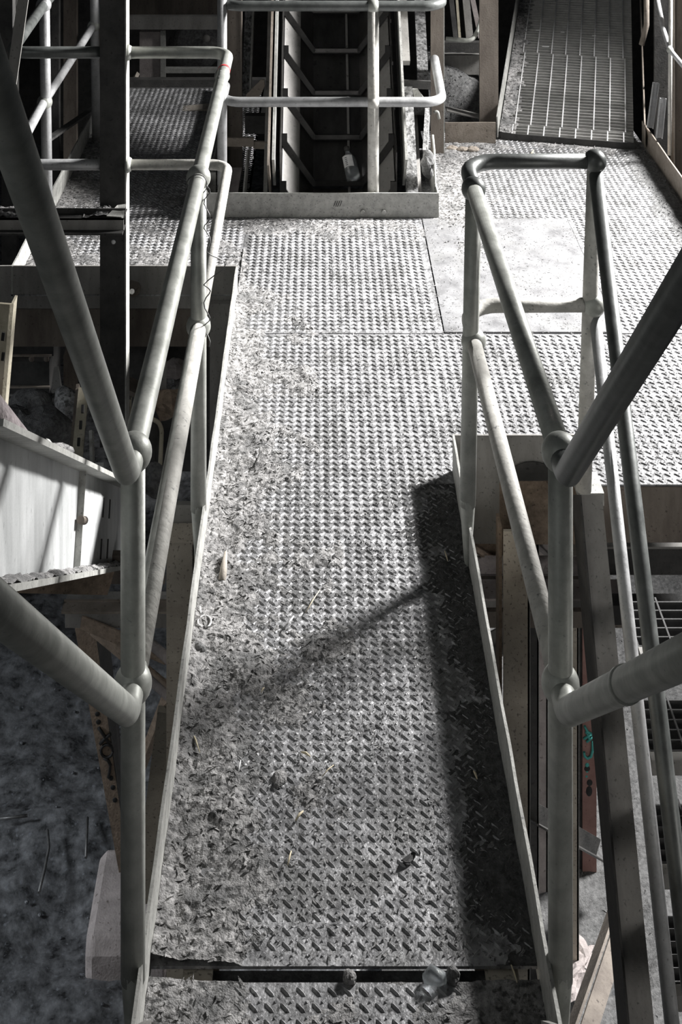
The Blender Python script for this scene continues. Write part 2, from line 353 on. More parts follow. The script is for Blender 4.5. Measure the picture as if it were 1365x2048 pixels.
dirt('dirt_drift', -.53, .6, 5.95, 6.285, f_front, 'dirt line along the foot of the bolted toe board', .008)
def f_ramp(x, y): return .004+.007*fb(x,y,6)+rough(x,y) - max(0, 7.25-y)*.05
dirt('dirt_drift', .72, 1.80, 7.0, 7.5, f_ramp, 'dust drift at the foot of the grated ramp', .008)
def f_rtoe(x, y): return (x-1.66)*.09+.006*fb(x,y,8)+rough(x,y)
dirt('dirt_drift', 1.45, 1.80, 5.6, 7.3, f_rtoe, 'dark leaf litter against the outer right toe board', .009, m_dirt_dark)
def f_lplat(x, y):
    return .002+max(0, 5.95-y)*.03+max(0, -1.1-x)*.08+.007*fb(x,y,7)+rough(x,y)-.003-max(0,y-6.4)*.004
dirt('dirt_drift', -1.285, -.345, 5.51, 7.6, f_lplat, 'dirt and wood chips on the left platform', .008)
def grit(label, rects, dens, m, seed):
    rnd = random.Random(seed); mm = M()
    for (x0,x1,y0,y1) in rects:
        for k in range(int(dens*(x1-x0)*(y1-y0))):
            x = rnd.uniform(x0,x1); y = rnd.uniform(y0,y1)
            if noise.noise(Vector((x*5,y*5,seed))) < rnd.uniform(-.5,.35): continue
            a = rnd.uniform(0,math.pi); L_ = rnd.uniform(.002,.009); w_ = rnd.uniform(.0008,.0026); ti = rnd.uniform(-.25,.25); tl = rnd.uniform(-.3,.3)
            u = Vector((math.cos(a),math.sin(a),ti)); v = Vector((-math.sin(a),math.cos(a),tl)); c = Vector((x,y,.0035+abs(ti)*L_))
            b0_ = len(mm.v); mm.v += [c-u*L_, c-u*L_*.2-v*w_, c+u*L_, c+u*L_*.1+v*w_]; mm.f.append((b0_,b0_+1,b0_+2,b0_+3)); mm.sm.append(False)
    ADD(mm.obj('grit', m), label, 'grit', kind='stuff')
RE = [(-.3,.44,2.63,4.2),(-.33,.44,4.2,6.25),(.45,1.75,4.3,7.2),(-1.25,-.34,5.55,8.0)]
grit('dark grit and leaf crumbs scattered thinly over the tread plates', RE, 3200, m_dirt_dark, 5)
grit('pale dust flakes scattered thinly over the tread plates', RE, 2600, m_dirt, 9)
# counted litter on the deck
def fl(px, py, z=0.): Y = F*(CAMH-z)/(py-CY); return Vector((X(px,Y), Y, z))
def straw(px0, py0, px1, py1, label, r=.0022, m=m_straw, z=.012, name='straw', cat='straw', mid=0):
    a = fl(px0,py0,z); b = fl(px1,py1,z); c = (a+b)/2+Vector((mid, mid*.5, .003))
    rr = [r*.6, r, r*.5]; o = M().tube([a,c,b], r, 7, rends=rr).obj(name, m); return ADD(o, label, cat, 'straw pieces on the walkway' if name == 'straw' else None)
straw(572,1252,588,1232, 'bent pale straw lying in the long shadow on the tread plate', .003, m_whiteplastic, mid=.004)
straw(592,1640,607,1622, 'short pale straw on the lower tread plate, left of the dark leaf', .003)
straw(576,1730,583,1702, 'thin upright straw near the dirt edge, lowest but one', .0022)
straw(603,1504,621,1513, 'brown straw chip in the middle of the walkway', .003)
straw(523,1385,529,1375, 'tiny pale straw above the boot prints', .002)
straw(477,1545,482,1520, 'short white straw on the dirt left of the walkway middle', .002, m_whiteplastic)
straw(948,1542,955,1558, 'yellow straw in the dark shadow strip at the right', .003, z=.008)
straw(1023,1930,1035,1965, 'long thin stem in the dark lower right corner of the walkway', .0018, z=.008)
straw(384,1462,400,1505, 'long thin dry stem on the dirt beside the left toe board', .002)
straw(890,1102,896,1122, 'small pale straw by the right toe board below the shadow corner', .002, z=.008)
straw(645,1553,668,1530, 'faint straw on the tread plate beside the bright patch', .0016)
straw(612,1225,640,1180, 'thin bent stem above the long shadow', .0016, z=.008)
straw(1068,300,1058,312, 'curled straw in front of the grated ramp', .005, mid=.01)
straw(520,893,508,935, 'dark curved twig on the dirt beside the left toe board', .003, m_dark, name='twig', cat='twig', mid=.008)
a = fl(444,1165,.012); b = fl(452,1105,.02)
ADD(M().tube([a,(a*.5+b*.5)+Vector((0,0,.002)),b], .011, 9, rends=[.012,.0095,.005]).obj('wood_stick', m_wood), 'short grey wooden stick lying beside the left toe board', 'stick')
cp = []
c = fl(410,1245,.02)
for k in range(26):
    t = k/25; ang = -1.2+t*5.6; r_ = .016+.004*t
    cp.append(c+Vector((r_*math.cos(ang), r_*math.sin(ang)*1.2, .006*t)))
cp = [fl(400,1213,.03), fl(403,1232,.02)]+cp
ADD(M().tube(cp, .0022, 7).obj('cord', m_whiteplastic), 'curl of thin white cord beside the left toe board', 'cord')
lb = M(); c = fl(735,1708+20,.004)
lv = []
for k in range(14):
    a_ = 2*math.pi*k/14; lv.append((math.cos(a_)*.016*(1+.15*math.sin(3*a_)), math.sin(a_)*.010, .004*math.sin(2*a_)))
c = fl(817,1721,.004)
lv = [c+Vector((x_*1+.3*y_, y_+.3*x_, .003+z_)) for x_,y_,z_ in lv]
lb.add(lv+[v+Vector((0,0,.0025)) for v in lv], [tuple(range(13,-1,-1)), tuple(range(14,28))]+[(i,(i+1)%14,14+(i+1)%14,14+i) for i in range(14)])
ADD(lb.obj('leaf', m_black), 'single black leaf on the lower right of the tread plate', 'leaf')
def clod(px, py, r, label, sc=(1,.8,.6), seed=0, m=None, z=None, group=None, name='stone'):
    c = fl(px, py, 0); c.z = r*sc[2]*.6
    ADD(M().rock(c, r, sc, seed).obj(name, m or m_dirt), label, 'stone', group)
clod(398,1310,.020, 'dark round stone beside the left toe board, below the white cord', (1,.8,.9), 1, m_dirt_dark)
clod(428,1278,.022, 'long lump of earth just below the white cord', (1.3,.6,.5), 2)
clod(480,785,.035, 'flat lump of earth beside the left toe board near the landing', (1.3,.8,.4), 3)
clod(428,1638,.012, 'small black stone in the dirt of the lower walkway', (1,.9,.9), 4, m_dirt_dark)
clod(560,1560,.022, 'flat chip of stone at the dirt edge in the middle of the walkway', (.8,1.1,.35), 5)
for i,(px,py,r) in enumerate([(905,300,.03),(925,302,.028),(946,302,.03),(912,290,.018),(893,296,.016),(968,298,.016)]):
    clod(px,py,r, ['brown stone in front of the brown toe board, leftmost of the big ones','brown stone in front of the brown toe board, second from the left','brown stone in front of the brown toe board, third from the left','small stone touching the brown toe board','small pale stone at the left end of the brown toe board','small stone near the right end of the brown toe board'][i], (1.2,.8,.5), 10+i, m_toe_brown if i<3 else None, group='stones along the brown toe board')
# slot items
c = fl(870,1966,.0)
bm = M(); bm.tube([c+Vector((-.022,0,.0)), c+Vector((-.008,.003,.003)), c+Vector((.010,-.002,.002)), c+Vector((.022,.003,-.003))], .02, 14, rends=[.006,.015,.013,.008])
for i,v in enumerate(bm.v): bm.v[i] = v+Vector((0,0,.010))+Vector((1,1,1))*.004*noise.noise(v*90)
ADD(bm.obj('crushed_bottle', m_pet), 'crushed clear plastic bottle caught in the slot', 'bottle')
clod(906,1960,.015, 'dark stone in the slot right of the crushed bottle', (1,1,1), 21, m_dirt_dark)
clod(700,1962,.013, 'stone in the middle of the slot', (1.1,1,.9), 22)
for i,(px,w_) in enumerate([(397,8),(530,8),(945,22)]):
    Y = 2.61; a = fl(px,1957,0)
    ADD(M().box((a.x-w_*.0005, 2.596,-.046),(a.x+w_*.0005,2.622,-.030)).obj('wood_chip', m_straw), ['pale chip of wood at the left end of the slot','small pale chip of wood left of the middle of the slot','broad pale chip of wood at the right end of the slot'][i], 'wood chip')
# ------------------------------------------------------------------ railings
RR = .0237
def post(par, x, y, z0, z1, lean=0, foot=True, m=m_pipe, r=RR, flat=None):
    mm = M().tube([(x+lean,y,z0+.10 if foot else z0),(x,y,z1)], r, 22)
    o = mm.obj('post', m, parent=par)
    if foot:
        s_ = flat or .2
        f_ = M(); n=9
        xx = x+lean
        ins = []
        pts = []
        for k in range(8):
            t = k/7; zz = z0+.12-(.12+s_*.6)*t; thick = r*(1-t)+.006*t
            pts.append((zz, thick, r+.004*t if t<.8 else r*(1-(t-.8)*2.2)))
        seg = 20
        for zz, tx, ty in pts:
            for k in range(seg):
                a = 2*math.pi*k/seg; f_.v.append(Vector((xx+tx*math.cos(a), y+ty*math.sin(a), zz)))
        for i in range(7):
            for k in range(seg): f_.f.append((i*seg+(k+1)%seg, i*seg+k, (i+1)*seg+k, (i+1)*seg+(k+1)%seg)); f_.sm.append(True)
        f_.f.append(tuple(range(7*seg, 8*seg))); f_.sm.append(False)
        f_.obj('foot', m, parent=o)
    return o
def joint(par, c, r=.037, m=m_pipe, sc=(1,1,1)):
    mm = M().ball(c, r, sc); return mm.obj('ball_joint', m, parent=par)
def rail(par, name, pts, r=RR, fil=.05, m=m_pipe, seg=24): return M().tube(pts, r, seg, fil=fil).obj(name, m, parent=par)
TOP, MID = 1.100, .652
# left railing
R1 = root('handrail', (-.356,3.2,0), 'left tubular handrail with ball joints, from the near stair to the square post', 'handrail')
XL = -.3565
post(R1, XL, 2.519, -.02, TOP); post(R1, XL, 3.916, -.0, TOP)
for y_, z_ in ((2.519,TOP),(2.519,MID),(3.916,TOP),(3.916,MID)): joint(R1, (XL,y_,z_))
SX = (200-CX)*5.2/F; SX1 = (252-CX)*5.2/F
rail(R1, 'top_rail', [(XL,-.3,TOP+1.03*2.75),(XL,2.45,TOP),(XL,5.235,TOP),(SX1,5.235,TOP)], RR, .075)
rail(R1, 'middle_rail', [(XL,-.3,MID+.908*2.75),(XL,2.45,MID),(XL,3.916,MID)], RR, .05)
rail(R1, 'middle_rail', [(XL,3.88,MID),(XL,5.225,MID),(SX1,5.225,MID)], .0205, .07, m_pipe_dusty)
for o_ in [c for c in COL.objects if c.parent == R1 and c.name.startswith('middle_rail')][:1]: pass
rail(R1, 'middle_rail', [(XL+.0005,2.56,MID),(XL+.0005,3.90,MID)], .0238, .05, m_pipe_dusty)
M().tube([(XL,4.975,TOP),(XL,4.995,TOP)], RR+.0008, 24).obj('red_tape', m_redtape, parent=R1)
for y_, z_ in ((5.235,TOP),(5.225,MID)):
    M().tube([(SX1-.004,y_,z_),(SX1+.006,y_,z_),(SX1+.018,y_,z_)], .03, 18, rends=[.034,.032,.025]).obj('weld_flange', m_pipe, parent=R1)
sc_ = M()
for k in range(7):
    y_ = 4.78+k*.022; a_ = Vector((XL-.008+random.uniform(-.004,.004), y_, TOP+.0226)); sc_.tube([a_, a_+Vector((.012,.012*(-1)**k,-.001))], .0013, 5)
sc_.obj('scratch_marks', m_whiteplastic, parent=R1)
# thin wire tangled on the far left ball joint
wp = []
for k in range(40):
    t = k/39; z_ = TOP-.01-t*.48
    wp.append(Vector((XL+.028+.010*math.sin(t*40)+ (.045*math.sin((t-.4)*15) if .4<t<.62 else 0), 3.888-.012*math.cos(t*31), z_)))
wr = M().tube([(XL+.03*math.cos(a), 3.86+.004*math.sin(a*2), TOP+.03*math.sin(a)) for a in [2*math.pi*k/20 for k in range(21)]]+wp, .0018, 6)
ADD(wr.obj('wire', m_wire), 'thin tangled wire hanging from the far ball joint of the left handrail', 'wire')
# right railing
R2 = root('handrail', (.468,3.2,0), 'right tubular handrail with a looped end and rails going down a steep stair', 'handrail')
XN, XF = .4725, .462
post(R2, XN, 2.519, -.02, TOP); post(R2, XF, 3.827, .07, TOP, lean=-.018)
post(R2, .867, 4.05, .075, TOP, lean=-.035, foot=False, m=m_pipe_dusty)
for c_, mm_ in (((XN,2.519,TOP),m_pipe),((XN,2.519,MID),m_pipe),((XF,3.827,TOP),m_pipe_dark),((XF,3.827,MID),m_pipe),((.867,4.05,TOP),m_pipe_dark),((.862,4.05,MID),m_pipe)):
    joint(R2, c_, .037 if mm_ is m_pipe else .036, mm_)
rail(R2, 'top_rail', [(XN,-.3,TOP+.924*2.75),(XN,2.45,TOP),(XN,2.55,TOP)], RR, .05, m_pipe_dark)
rail(R2, 'top_rail', [(XN,2.519,TOP),(XF,3.827,TOP)], RR, None, m_pipe)
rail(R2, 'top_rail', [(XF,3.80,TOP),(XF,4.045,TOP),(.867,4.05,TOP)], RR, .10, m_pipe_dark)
rail(R2, 'middle_rail', [(XN,-.3,MID+.883*2.75),(XN,2.45,MID),(XN,2.53,MID)], RR, .05, m_pipe)
rail(R2, 'middle_rail', [(XN,2.519,MID),(XF,3.827,MID)], .022, None, m_pipe_dusty)
rail(R2, 'middle_rail', [(XF,3.827,MID),(XF,4.045,MID),(.862,4.05,MID)], .0215, .10, m_pipe_dusty)
q0 = Vector((.868,4.06,TOP-.01)); q1 = Vector((.881,3.179,-.31))
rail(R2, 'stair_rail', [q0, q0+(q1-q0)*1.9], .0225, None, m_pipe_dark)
a0 = Vector((.866,4.06,MID-.01)); a1 = P(1345,2048,3.06+.12)
rail(R2, 'stair_rail', [a0, a0+(a1-a0)*1.2], .0185, None, m_pipe_blue)
M().tube([(XN,1.98,MID+.883*.47),(XN,2.0,MID+.883*.45)], RR+.002, 24).obj('pipe_coupling', m_pipe, parent=R2)
# conveyor guard railing
R3 = root('handrail', (.05,6.33,0), 'tubular guard rail in front of the bucket conveyor', 'handrail')
YC = 6.33
xl, xm = X(444,YC), X(747,YC)
post(R3, xl, YC+.02, -.1, 1.06, foot=False, m=m_pipe_blue); post(R3, xm, YC, -.1, 1.03, foot=False, m=m_pipe_dusty, r=.0275)
zt, zm = Z(12,YC), Z(204,YC)
joint(R3, (xm,YC,zt), .036, m_pipe); joint(R3, (xm,YC,zm), .036, m_pipe_dusty); joint(R3, (xl,YC+.02,zm+.12), .038, m_pipe)
rail(R3, 'top_rail', [(xl+.0,YC+.5,zt),(xl,YC,zt),(.615,YC,zt),(.625,YC+.5,zt)], .0255, .10, m_pipe_dark)
rail(R3, 'middle_rail', [(xl+.0,YC+.25,zm),(xl,YC,zm),(.612,YC,zm),(.64,7.05,zm)], .0235, .09, m_pipe_blue)
# left platform outer railing
R4 = root('handrail', (-1.26,6.3,0), 'pale tubular railing along the outer side of the left platform', 'handrail')
xa = -1.262
for y_, ln in ((6.0,.02),(7.32,.02)):
    M().tube([(xa+ln,y_,.02),(xa,y_,1.35)], .0245, 20).obj('post', m_pipe_blue, parent=R4)
    joint(R4, (xa+.005,y_,MID), .036, m_pipe); joint(R4, (xa,y_,TOP), .036, m_pipe_blue)
rail(R4, 'top_rail', [(SX+.005,5.235,TOP),(-1.235,5.235,TOP),(xa,6.0,TOP),(xa,7.6,TOP)], RR, .07, m_pipe_dark)
rail(R4, 'middle_rail', [(SX+.005,5.225,MID),(-1.235,5.225,MID),(xa,6.0,MID),(xa,7.32,MID),(xa+.02,7.5,MID+.02),(xa+.05,7.56,MID+.3)], .0215, .06, m_pipe_blue)
# far right railing stub
R5 = root('handrail', (2.0,7.2,0), 'thin railing outside the right platform beside the grated ramp', 'handrail')
yq = 7.0
M().tube([P(1340,310,yq), P(1343,-60,yq)], .011, 12).obj('post', m_pipe_dusty, parent=R5)
joint(R5, P(1341,100,yq-.02), .019, m_pipe)
M().tube([P(1370,135,yq-.1), P(1341,100,yq-.02), P(1328,60,yq+.1), P(1312,-20,yq+.3)], .0135, 12, fil=.05).obj('middle_rail', m_pipe_blue, parent=R5)
M().tube([P(1294,-30,7.6), P(1294,50,7.6), P(1284,90,7.6)], .016, 14, fil=.06).obj('bent_pipe', m_toe_brown, parent=R5)
# ------------------------------------------------------------------ square post and ledge on the left
YS = 5.20
sp = root('square_post', ((SX+SX1)/2,YS,0), 'tall dark flat steel post standing in front of the left platform', 'post')
b = M().box((SX,YS,-.47), (SX1-.004,YS+.012,1.75)); b.obj('front_plate', m_dark, parent=sp)
b = M().box((SX1-.004,YS,-.47), (SX1+.001,YS+.09,1.75)); b.obj('side_plate', m_toe, parent=sp)  # side face in much paler steel, light on it put into the colour
M().ball(P(227,484,YS), .009, (1,.4,1), 10, 6).obj('rivet', m_whiteplastic, parent=sp)
lg = root('angle_ledge', (X(120,5.1),5.1,.45), 'dark steel angle ledge holding rubble, fixed to the flat post', 'ledge')
M().prof(pf_angle(.09,.07,.008), (X(-60,5.1),5.15,Z(462,5.1)), (X(248,5.1),5.15,Z(462,5.1))).obj('angle_bar', m_dark, parent=lg)
M().box((X(-60,5.1),5.09,Z(462,5.1)), (X(248,5.1),5.098,Z(436,5.1))).obj('front_lip', m_beam_grey, parent=lg)
M().box((X(-60,5.1),5.09,Z(436,5.1)-.004), (X(248,5.1),5.19,Z(436,5.1))).obj('shelf', m_dark, parent=lg)
M().add([P(213,434,5.09),P(247,436,5.09),P(252,410,5.185),P(235,412,5.185)],[(0,1,2,3)]).add([P(213,434,5.09)+Vector((0,0,.004)),P(247,436,5.09)+Vector((0,0,.004)),P(252,410,5.185)+Vector((0,0,.004)),P(235,412,5.185)+Vector((0,0,.004))],[(3,2,1,0)]).obj('end_plate', m_toe, parent=lg)
zl = Z(436,5.1)
def f_ledge(x, y): return .006+.012*fb(x,y,18)+.004*noise.noise(Vector((x*60,y*60,1)))
o = dirt('rubble', X(-50,5.1), X(70,5.1), 5.095, 5.18, f_ledge, 'crusted rubble on the left end of the steel ledge', .006, z=zl)
o = dirt('rubble', X(165,5.1), X(215,5.1), 5.095, 5.18, f_ledge, 'crusted rubble on the steel ledge beside the flat post', .006, z=zl)
# near-left leaning dark bar
beam('flat_bar', [(-.006,-.02),(.006,-.02),(.006,.02),(-.006,.02)], P(22,170,4.9), P(52,-40,4.9), m_beam_grey, 'thin slanting bar in the upper left corner', 'bar', up=(1,0,0))
o = M().box((X(-60,5.6),5.6,Z(330,5.6)), (X(25,5.6),5.66,1.8)).obj('steel_column', m_dark); ADD(o, 'dark column at the upper left edge of the photo', 'column')
# ------------------------------------------------------------------ bucket conveyor
E = Vector((0,.69,.72)).normalized()
CVX0, CVX1 = -.018, .232
cv = root('bucket_conveyor', (.107,6.6,-.1), 'steep bucket conveyor with trapezoid pans behind the guard rail', 'conveyor')
B0 = Vector((0,6.60,.04)); STEP = Vector((0,.170,.176))
def pp(x, base, up, off=0): return Vector((x,base.y+off,base.z+up))
for i in range(-1, 6):
    b = B0+STEP*i; t = B0+STEP*(i+1)
    XA, XB, U1, U2 = -.178, .392, .215, .40
    prof_in = [(XA,U2),(XA,U1),(CVX0,0),(CVX1,0),(XB,U1),(XB,U2)]
    mm = M(); n = len(prof_in); vs = []
    for base, lift in ((b,0),(t,-.02)):
        for (x_,u_) in prof_in: vs.append(pp(x_, base, u_+lift))
    mm.add(vs, [(k,k+1,n+k+1,n+k) for k in range(n-1)])
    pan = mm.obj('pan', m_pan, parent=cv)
    so = pan.modifiers.new('solid','SOLIDIFY'); so.thickness = .006
    # side plates
    for sx, nm in ((0,1),(3,4)):
        pass
    # hex flange of the pan
    fl_ = M(); wv = .028
    outer = [(XA-.004,U2-.14),(XA-.004,U1-.005),(CVX0-.002,-.004),(CVX1+.002,-.004),(XB+.004,U1-.005),(XB+.004,U2-.14)]
    inner = [(XA+wv,U2-.14),(XA+wv,U1+.006),(CVX0+.010,.022),(CVX1-.010,.022),(XB-wv,U1+.006),(XB-wv,U2-.14)]
    f0 = [pp(x_,b,u_,-.012) for x_,u_ in outer]+[pp(x_,b,u_,-.012) for x_,u_ in inner]
    f1 = [v+Vector((0,.012,0)) for v in f0]
    fs = []
    for k in range(5): fs += [(k,k+1,6+k+1,6+k),(12+k,12+6+k,12+6+k+1,12+k+1),(6+k,6+k+1,18+k+1,18+k),(k,12+k,12+k+1,k+1)]
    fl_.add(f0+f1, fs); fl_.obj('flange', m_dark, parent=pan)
    M().bar(pp(CVX0+.01,b,.016,-.02), pp(CVX1-.01,b,.016,-.02), .018, .02).obj('lip', m_pan, parent=pan)
    mid_ = M().bar(pp(.165,b,.006,.0), pp(.165,t,-.014,0), .012, .01, up=(0,-.7,.7)); mid_.obj('rib', m_panside, parent=pan)
    for sgn, xs in ((-1,XA),(1,XB)):
        sd_ = M(); e_ = .002*sgn*-1
        q = [pp(xs+.004*-sgn,b,U1+.02),pp(xs+.004*-sgn,t,U1),pp(xs+.004*-sgn,t,U2),pp(xs+.004*-sgn,b,U2)]
        # lighter face of the sloping side, behind the flange
        w0 = .075
        x0_, x1_ = xs, (CVX0 if sgn < 0 else CVX1)
        f_ = .55
        q = [pp(xs-.003*sgn,b,U1+.004), pp(xs-.003*sgn,t,U1-.016), pp(xs+(x1_-xs)*f_,t,U1*(1-f_)-.014), pp(xs+(x1_-xs)*f_,b,U1*(1-f_)+.006)]
        q2 = [v+Vector((-.002*sgn,0,.003)) for v in q]
        sd_.add(q+q2, [(0,1,2,3),(7,6,5,4),(0,4,5,1),(1,5,6,2),(2,6,7,3),(3,7,4,0)]); sd_.obj('liner_plate', m_panside, parent=pan)
bt = root('plastic_bottle', P(709,357,6.58), 'clear plastic drinks bottle with a dark cap lying in a conveyor pan', 'bottle')
bB = P(708,359,6.575); bT = P(694,297,6.72); bd = bT-bB
prb = [(0,.020),(.03,.033),(.10,.036),(.30,.0355),(.5,.036),(.62,.034),(.74,.024),(.84,.013),(.90,.012),(.93,.012)]
M().tube([bB+bd*t_ for t_,_ in prb], .03, 24, rends=[q_ for _,q_ in prb]).obj('bottle_body', m_pet, parent=bt)
M().tube([bB+bd*.92, bB+bd*1.03], .0145, 16).obj('cap', m_dark, parent=bt)
ul = bd.normalized(); sl_ = Vector((-1,0,0)); nl = sl_.cross(ul).normalized(); nl = nl if nl.y < 0 else -nl
lm = M(); L0 = bB+bd*.34; vs = []
for j in (0,1):
    for k in range(9):
        a_ = -1.25+k*.2; vs.append(bB+bd*(.30+.36*j)+(sl_*math.sin(-a_)+nl*math.cos(a_))*.0372)
lm.add(vs, [(k,k+1,10+k,9+k) for k in range(8)], True); lm.obj('label', m_whiteplastic, parent=bt)
lt = M()
for j in range(5):
    q_ = bB+bd*(.36+.055*j); a_ = -.75; c_ = q_+(sl_*math.sin(-a_)+nl*math.cos(a_))*.038; a_ = -.45; d_2 = q_+(sl_*math.sin(-a_)+nl*math.cos(a_))*.038
    lt.tube([c_, d_2], .0016, 5)
lt.obj('label_print', m_dark, parent=bt)
# conveyor side frames
def inc(x, s0, s1, dz=0.): # points along the conveyor slope
    return Vector((x, B0.y+STEP.y*s0, B0.z+STEP.z*s0+dz)), Vector((x, B0.y+STEP.y*s1, B0.z+STEP.z*s1+dz))
a,b = inc(-.212,-1.0,6,.30); M().bar(a,b,.014,.30).obj('side_frame', m_toe, parent=cv)
a,b = inc(-.235,-1.0,6,.26); M().bar(a,b,.012,.36).obj('side_frame', m_toe_brown, parent=cv)
a,b = inc(.437,-1.0,6,.30); M().bar(a,b,.012,.30).obj('side_frame', m_toe, parent=cv)
a,b = inc(.475,-1.0,1.6,.12); M().bar(a,b,.060,.05).obj('side_frame', m_bark, parent=cv)
a,b = inc(.475,2.2,6,.12); M().bar(a,b,.050,.05).obj('side_frame', m_beam_grey, parent=cv)
# structure left of the conveyor
beam('steel_column', pf_chan(.05,.085,.008), (X(470,6.9),6.9,-.2), (X(468,6.9),6.9,1.8), m_beam, 'brown steel column just left of the bucket conveyor', 'column', up=(-1,0,0))
o = M().box((X(455,6.88),6.88,Z(300,6.88)),(X(484,6.88),6.895,1.8)).obj('cover_plate', m_beam); ADD(o, 'brown cover strip in front of the column left of the conveyor', 'plate')
beam('crusted_bar', [(-.02,-.03),(.02,-.03),(.02,.03),(-.02,.03)], P(492,190,6.95), P(500,-20,7.3), m_bark, 'dirt-crusted bar between the brown column and the conveyor', 'bar')
beam('flat_bar', [(-.005,-.03),(.005,-.03),(.005,.03),(-.005,.03)], P(501,180,6.9), P(509,-20,7.25), m_toe, 'thin bright edged bar beside the crusted bar', 'bar')
beam('flat_bar', [(-.004,-.03),(.004,-.03),(.004,.03),(-.004,.03)], P(489,390,6.5), P(497,300,6.6), m_toe, 'thin bright bar low behind the left end of the bolted toe board', 'bar')
beam('flat_bar', [(-.01,-.012),(.01,-.012),(.01,.012),(-.01,.012)], P(531,390,6.45), P(541,-20,7.15), m_beam_grey, 'rough grey bar against the left side of the conveyor', 'bar')
beam('cross_bracket', [(-.01,-.022),(.01,-.022),(.01,.022),(-.01,.022)], P(455,283,6.6), P(508,284,6.6), m_toe_brown, 'upper brown bracket joining the guard rail post to the conveyor', 'bracket')
beam('cross_bracket', [(-.01,-.018),(.01,-.018),(.01,.018),(-.01,.018)], P(507,289,6.61), P(546,291,6.61), m_toe_brown, 'short overlapping bracket at the left side of the conveyor', 'bracket')
o = M().box((X(490,6.8),6.8,Z(268,6.8)),(X(545,6.8),6.85,Z(232,6.8))).obj('housing', m_dark); ADD(o, 'dark square housing left of the conveyor', 'housing')
pd = M(); q = [P(492,215,6.75),P(492,190,6.75),P(522,160,6.75),P(529,160,6.75),P(530,172,6.75),P(522,190,6.75)]
pd.add(q+[v+Vector((0,.012,0)) for v in q], [tuple(range(6)), tuple(range(11,5,-1))]+[(i,6+i,6+(i+1)%6,(i+1)%6) for i in range(6)])
ADD(pd.obj('paddle', m_toe_brown), 'rounded slanting paddle plate left of the conveyor', 'plate')
ch = M(); q = [P(458,335,6.7),P(484,335,6.62),P(475,392,6.45),P(448,392,6.5)]
ch.add(q+[v-Vector((0,-.01,.01)) for v in q], [(3,2,1,0),(4,5,6,7),(0,1,5,4),(1,2,6,5),(2,3,7,6),(3,0,4,7)])
ADD(ch.obj('chute_plate', m_concrete), 'dusty sloping chute plate behind the left end of the bolted toe board', 'plate')
o = M().box((X(418,6.5),6.5,Z(390,6.5)),(X(432,6.5),6.51,Z(345,6.5))).obj('bracket_plate', m_toe); ADD(o, 'bright upright plate left of the sloping chute plate', 'plate')
# structure right of the conveyor
rp = root('steel_column', (X(876,7.12),7.12,0), 'dark flat column with a bright edge, right of the bucket conveyor', 'column')
M().box((X(862,7.12),7.12,-.01),(X(888,7.12),7.13,1.9)).obj('front_plate', m_beam, parent=rp)
M().box((X(888,7.12),7.12,-.01),(X(889.6,7.12),7.20,1.9)).obj('edge_flange', m_toe, parent=rp)
M().tube([P(868,225,7.05),P(876,222,7.05),P(879,238,7.05)], .008, 8, fil=.015).obj('hook', m_toe, parent=rp)
beam('crusted_beam', [(-.03,-.05),(.03,-.05),(.03,.05),(-.03,.05)], P(846,160,7.2), P(838,-20,7.9), m_bark, 'thickly crusted beam right of the bucket conveyor', 'beam')
beam('crusted_beam', [(-.012,-.04),(.012,-.04),(.012,.04),(-.012,.04)], P(851,310,6.7), P(856,215,6.95), m_bark, 'short crusted bar low right of the bucket conveyor', 'beam')
beam('cross_bracket', [(-.008,-.022),(.008,-.022),(.008,.022),(-.008,.022)], P(808,168,6.95), P(862,170,6.95), m_dark, 'dark bracket across the crusted beam', 'bracket')
o = M().box((X(808,6.9),6.9,Z(230,6.9)),(X(864,6.9),6.94,Z(212,6.9))).obj('cross_bracket', m_dark); ADD(o, 'dark lower bracket behind the rail right of the conveyor', 'bracket')
bl = M(); q = [P(829,198,6.7),P(826,178,6.7),P(836,178,6.7),P(850,198,6.7)]
bl.add(q+[v+Vector((0,.01,0)) for v in q], [(0,1,2,3),(7,6,5,4),(0,4,5,1),(1,5,6,2),(2,6,7,3),(3,7,4,0)]); ADD(bl.obj('gusset', m_toe), 'small pale gusset above the middle guard rail', 'gusset')
beam('flat_bar', [(-.035,-.02),(.035,-.02),(.035,.02),(-.035,.02)], P(830,395,6.5), P(822,235,6.95), m_beam_grey, 'dusty bar rising beside the right side of the conveyor', 'bar')
M_ = M().tube([P(866,270,6.6),P(869,300,6.55),P(871,385,6.35)], .006, 8); ADD(M_.obj('thin_rod', m_toe), 'thin bright rod at the right end of the bolted toe board', 'rod')
ADD(M().rock(P(857,330,6.5), .05, (.7,.6,1.3), 31).obj('dirt_clod', m_dirt_dark), 'lump of hardened dirt inside the right end of the bolted toe board', 'dirt')
# bay between column and ramp
beam('steel_column', pf_chan(.05,.08,.008), (X(975,7.6),7.6,-1.2), (X(975,7.6),7.6,2.0), m_beam, 'brown column at the left side of the grated ramp', 'column', up=(-1,0,0))
o = M().box((X(962,7.4),7.45,-.3),(X(1000,7.4),7.47,1.9)).obj('column_plate', m_beam); ADD(o, 'wide brown plate between the dark bay and the ramp', 'plate')
beam('cross_beam', pf_chan(.05,.12,.008), (X(980,8.0),8.0,Z(130,8.0)), (X(885,8.0),8.0,Z(130,8.0)), m_beam_grey, 'horizontal grey beam across the dark bay left of the ramp')
beam('cross_beam', pf_chan(.05,.06,.008), (X(985,8.0),7.95,Z(95,7.95)), (X(885,8.0),7.95,Z(95,7.95)), m_dark, 'dark horizontal beam under the bent pipe left of the ramp')
rb = M().tube([P(893,78,7.5),P(945,82,7.45),P(957,60,7.5),P(981,-20,7.8)], .0135, 14, fil=.05, caps=True)
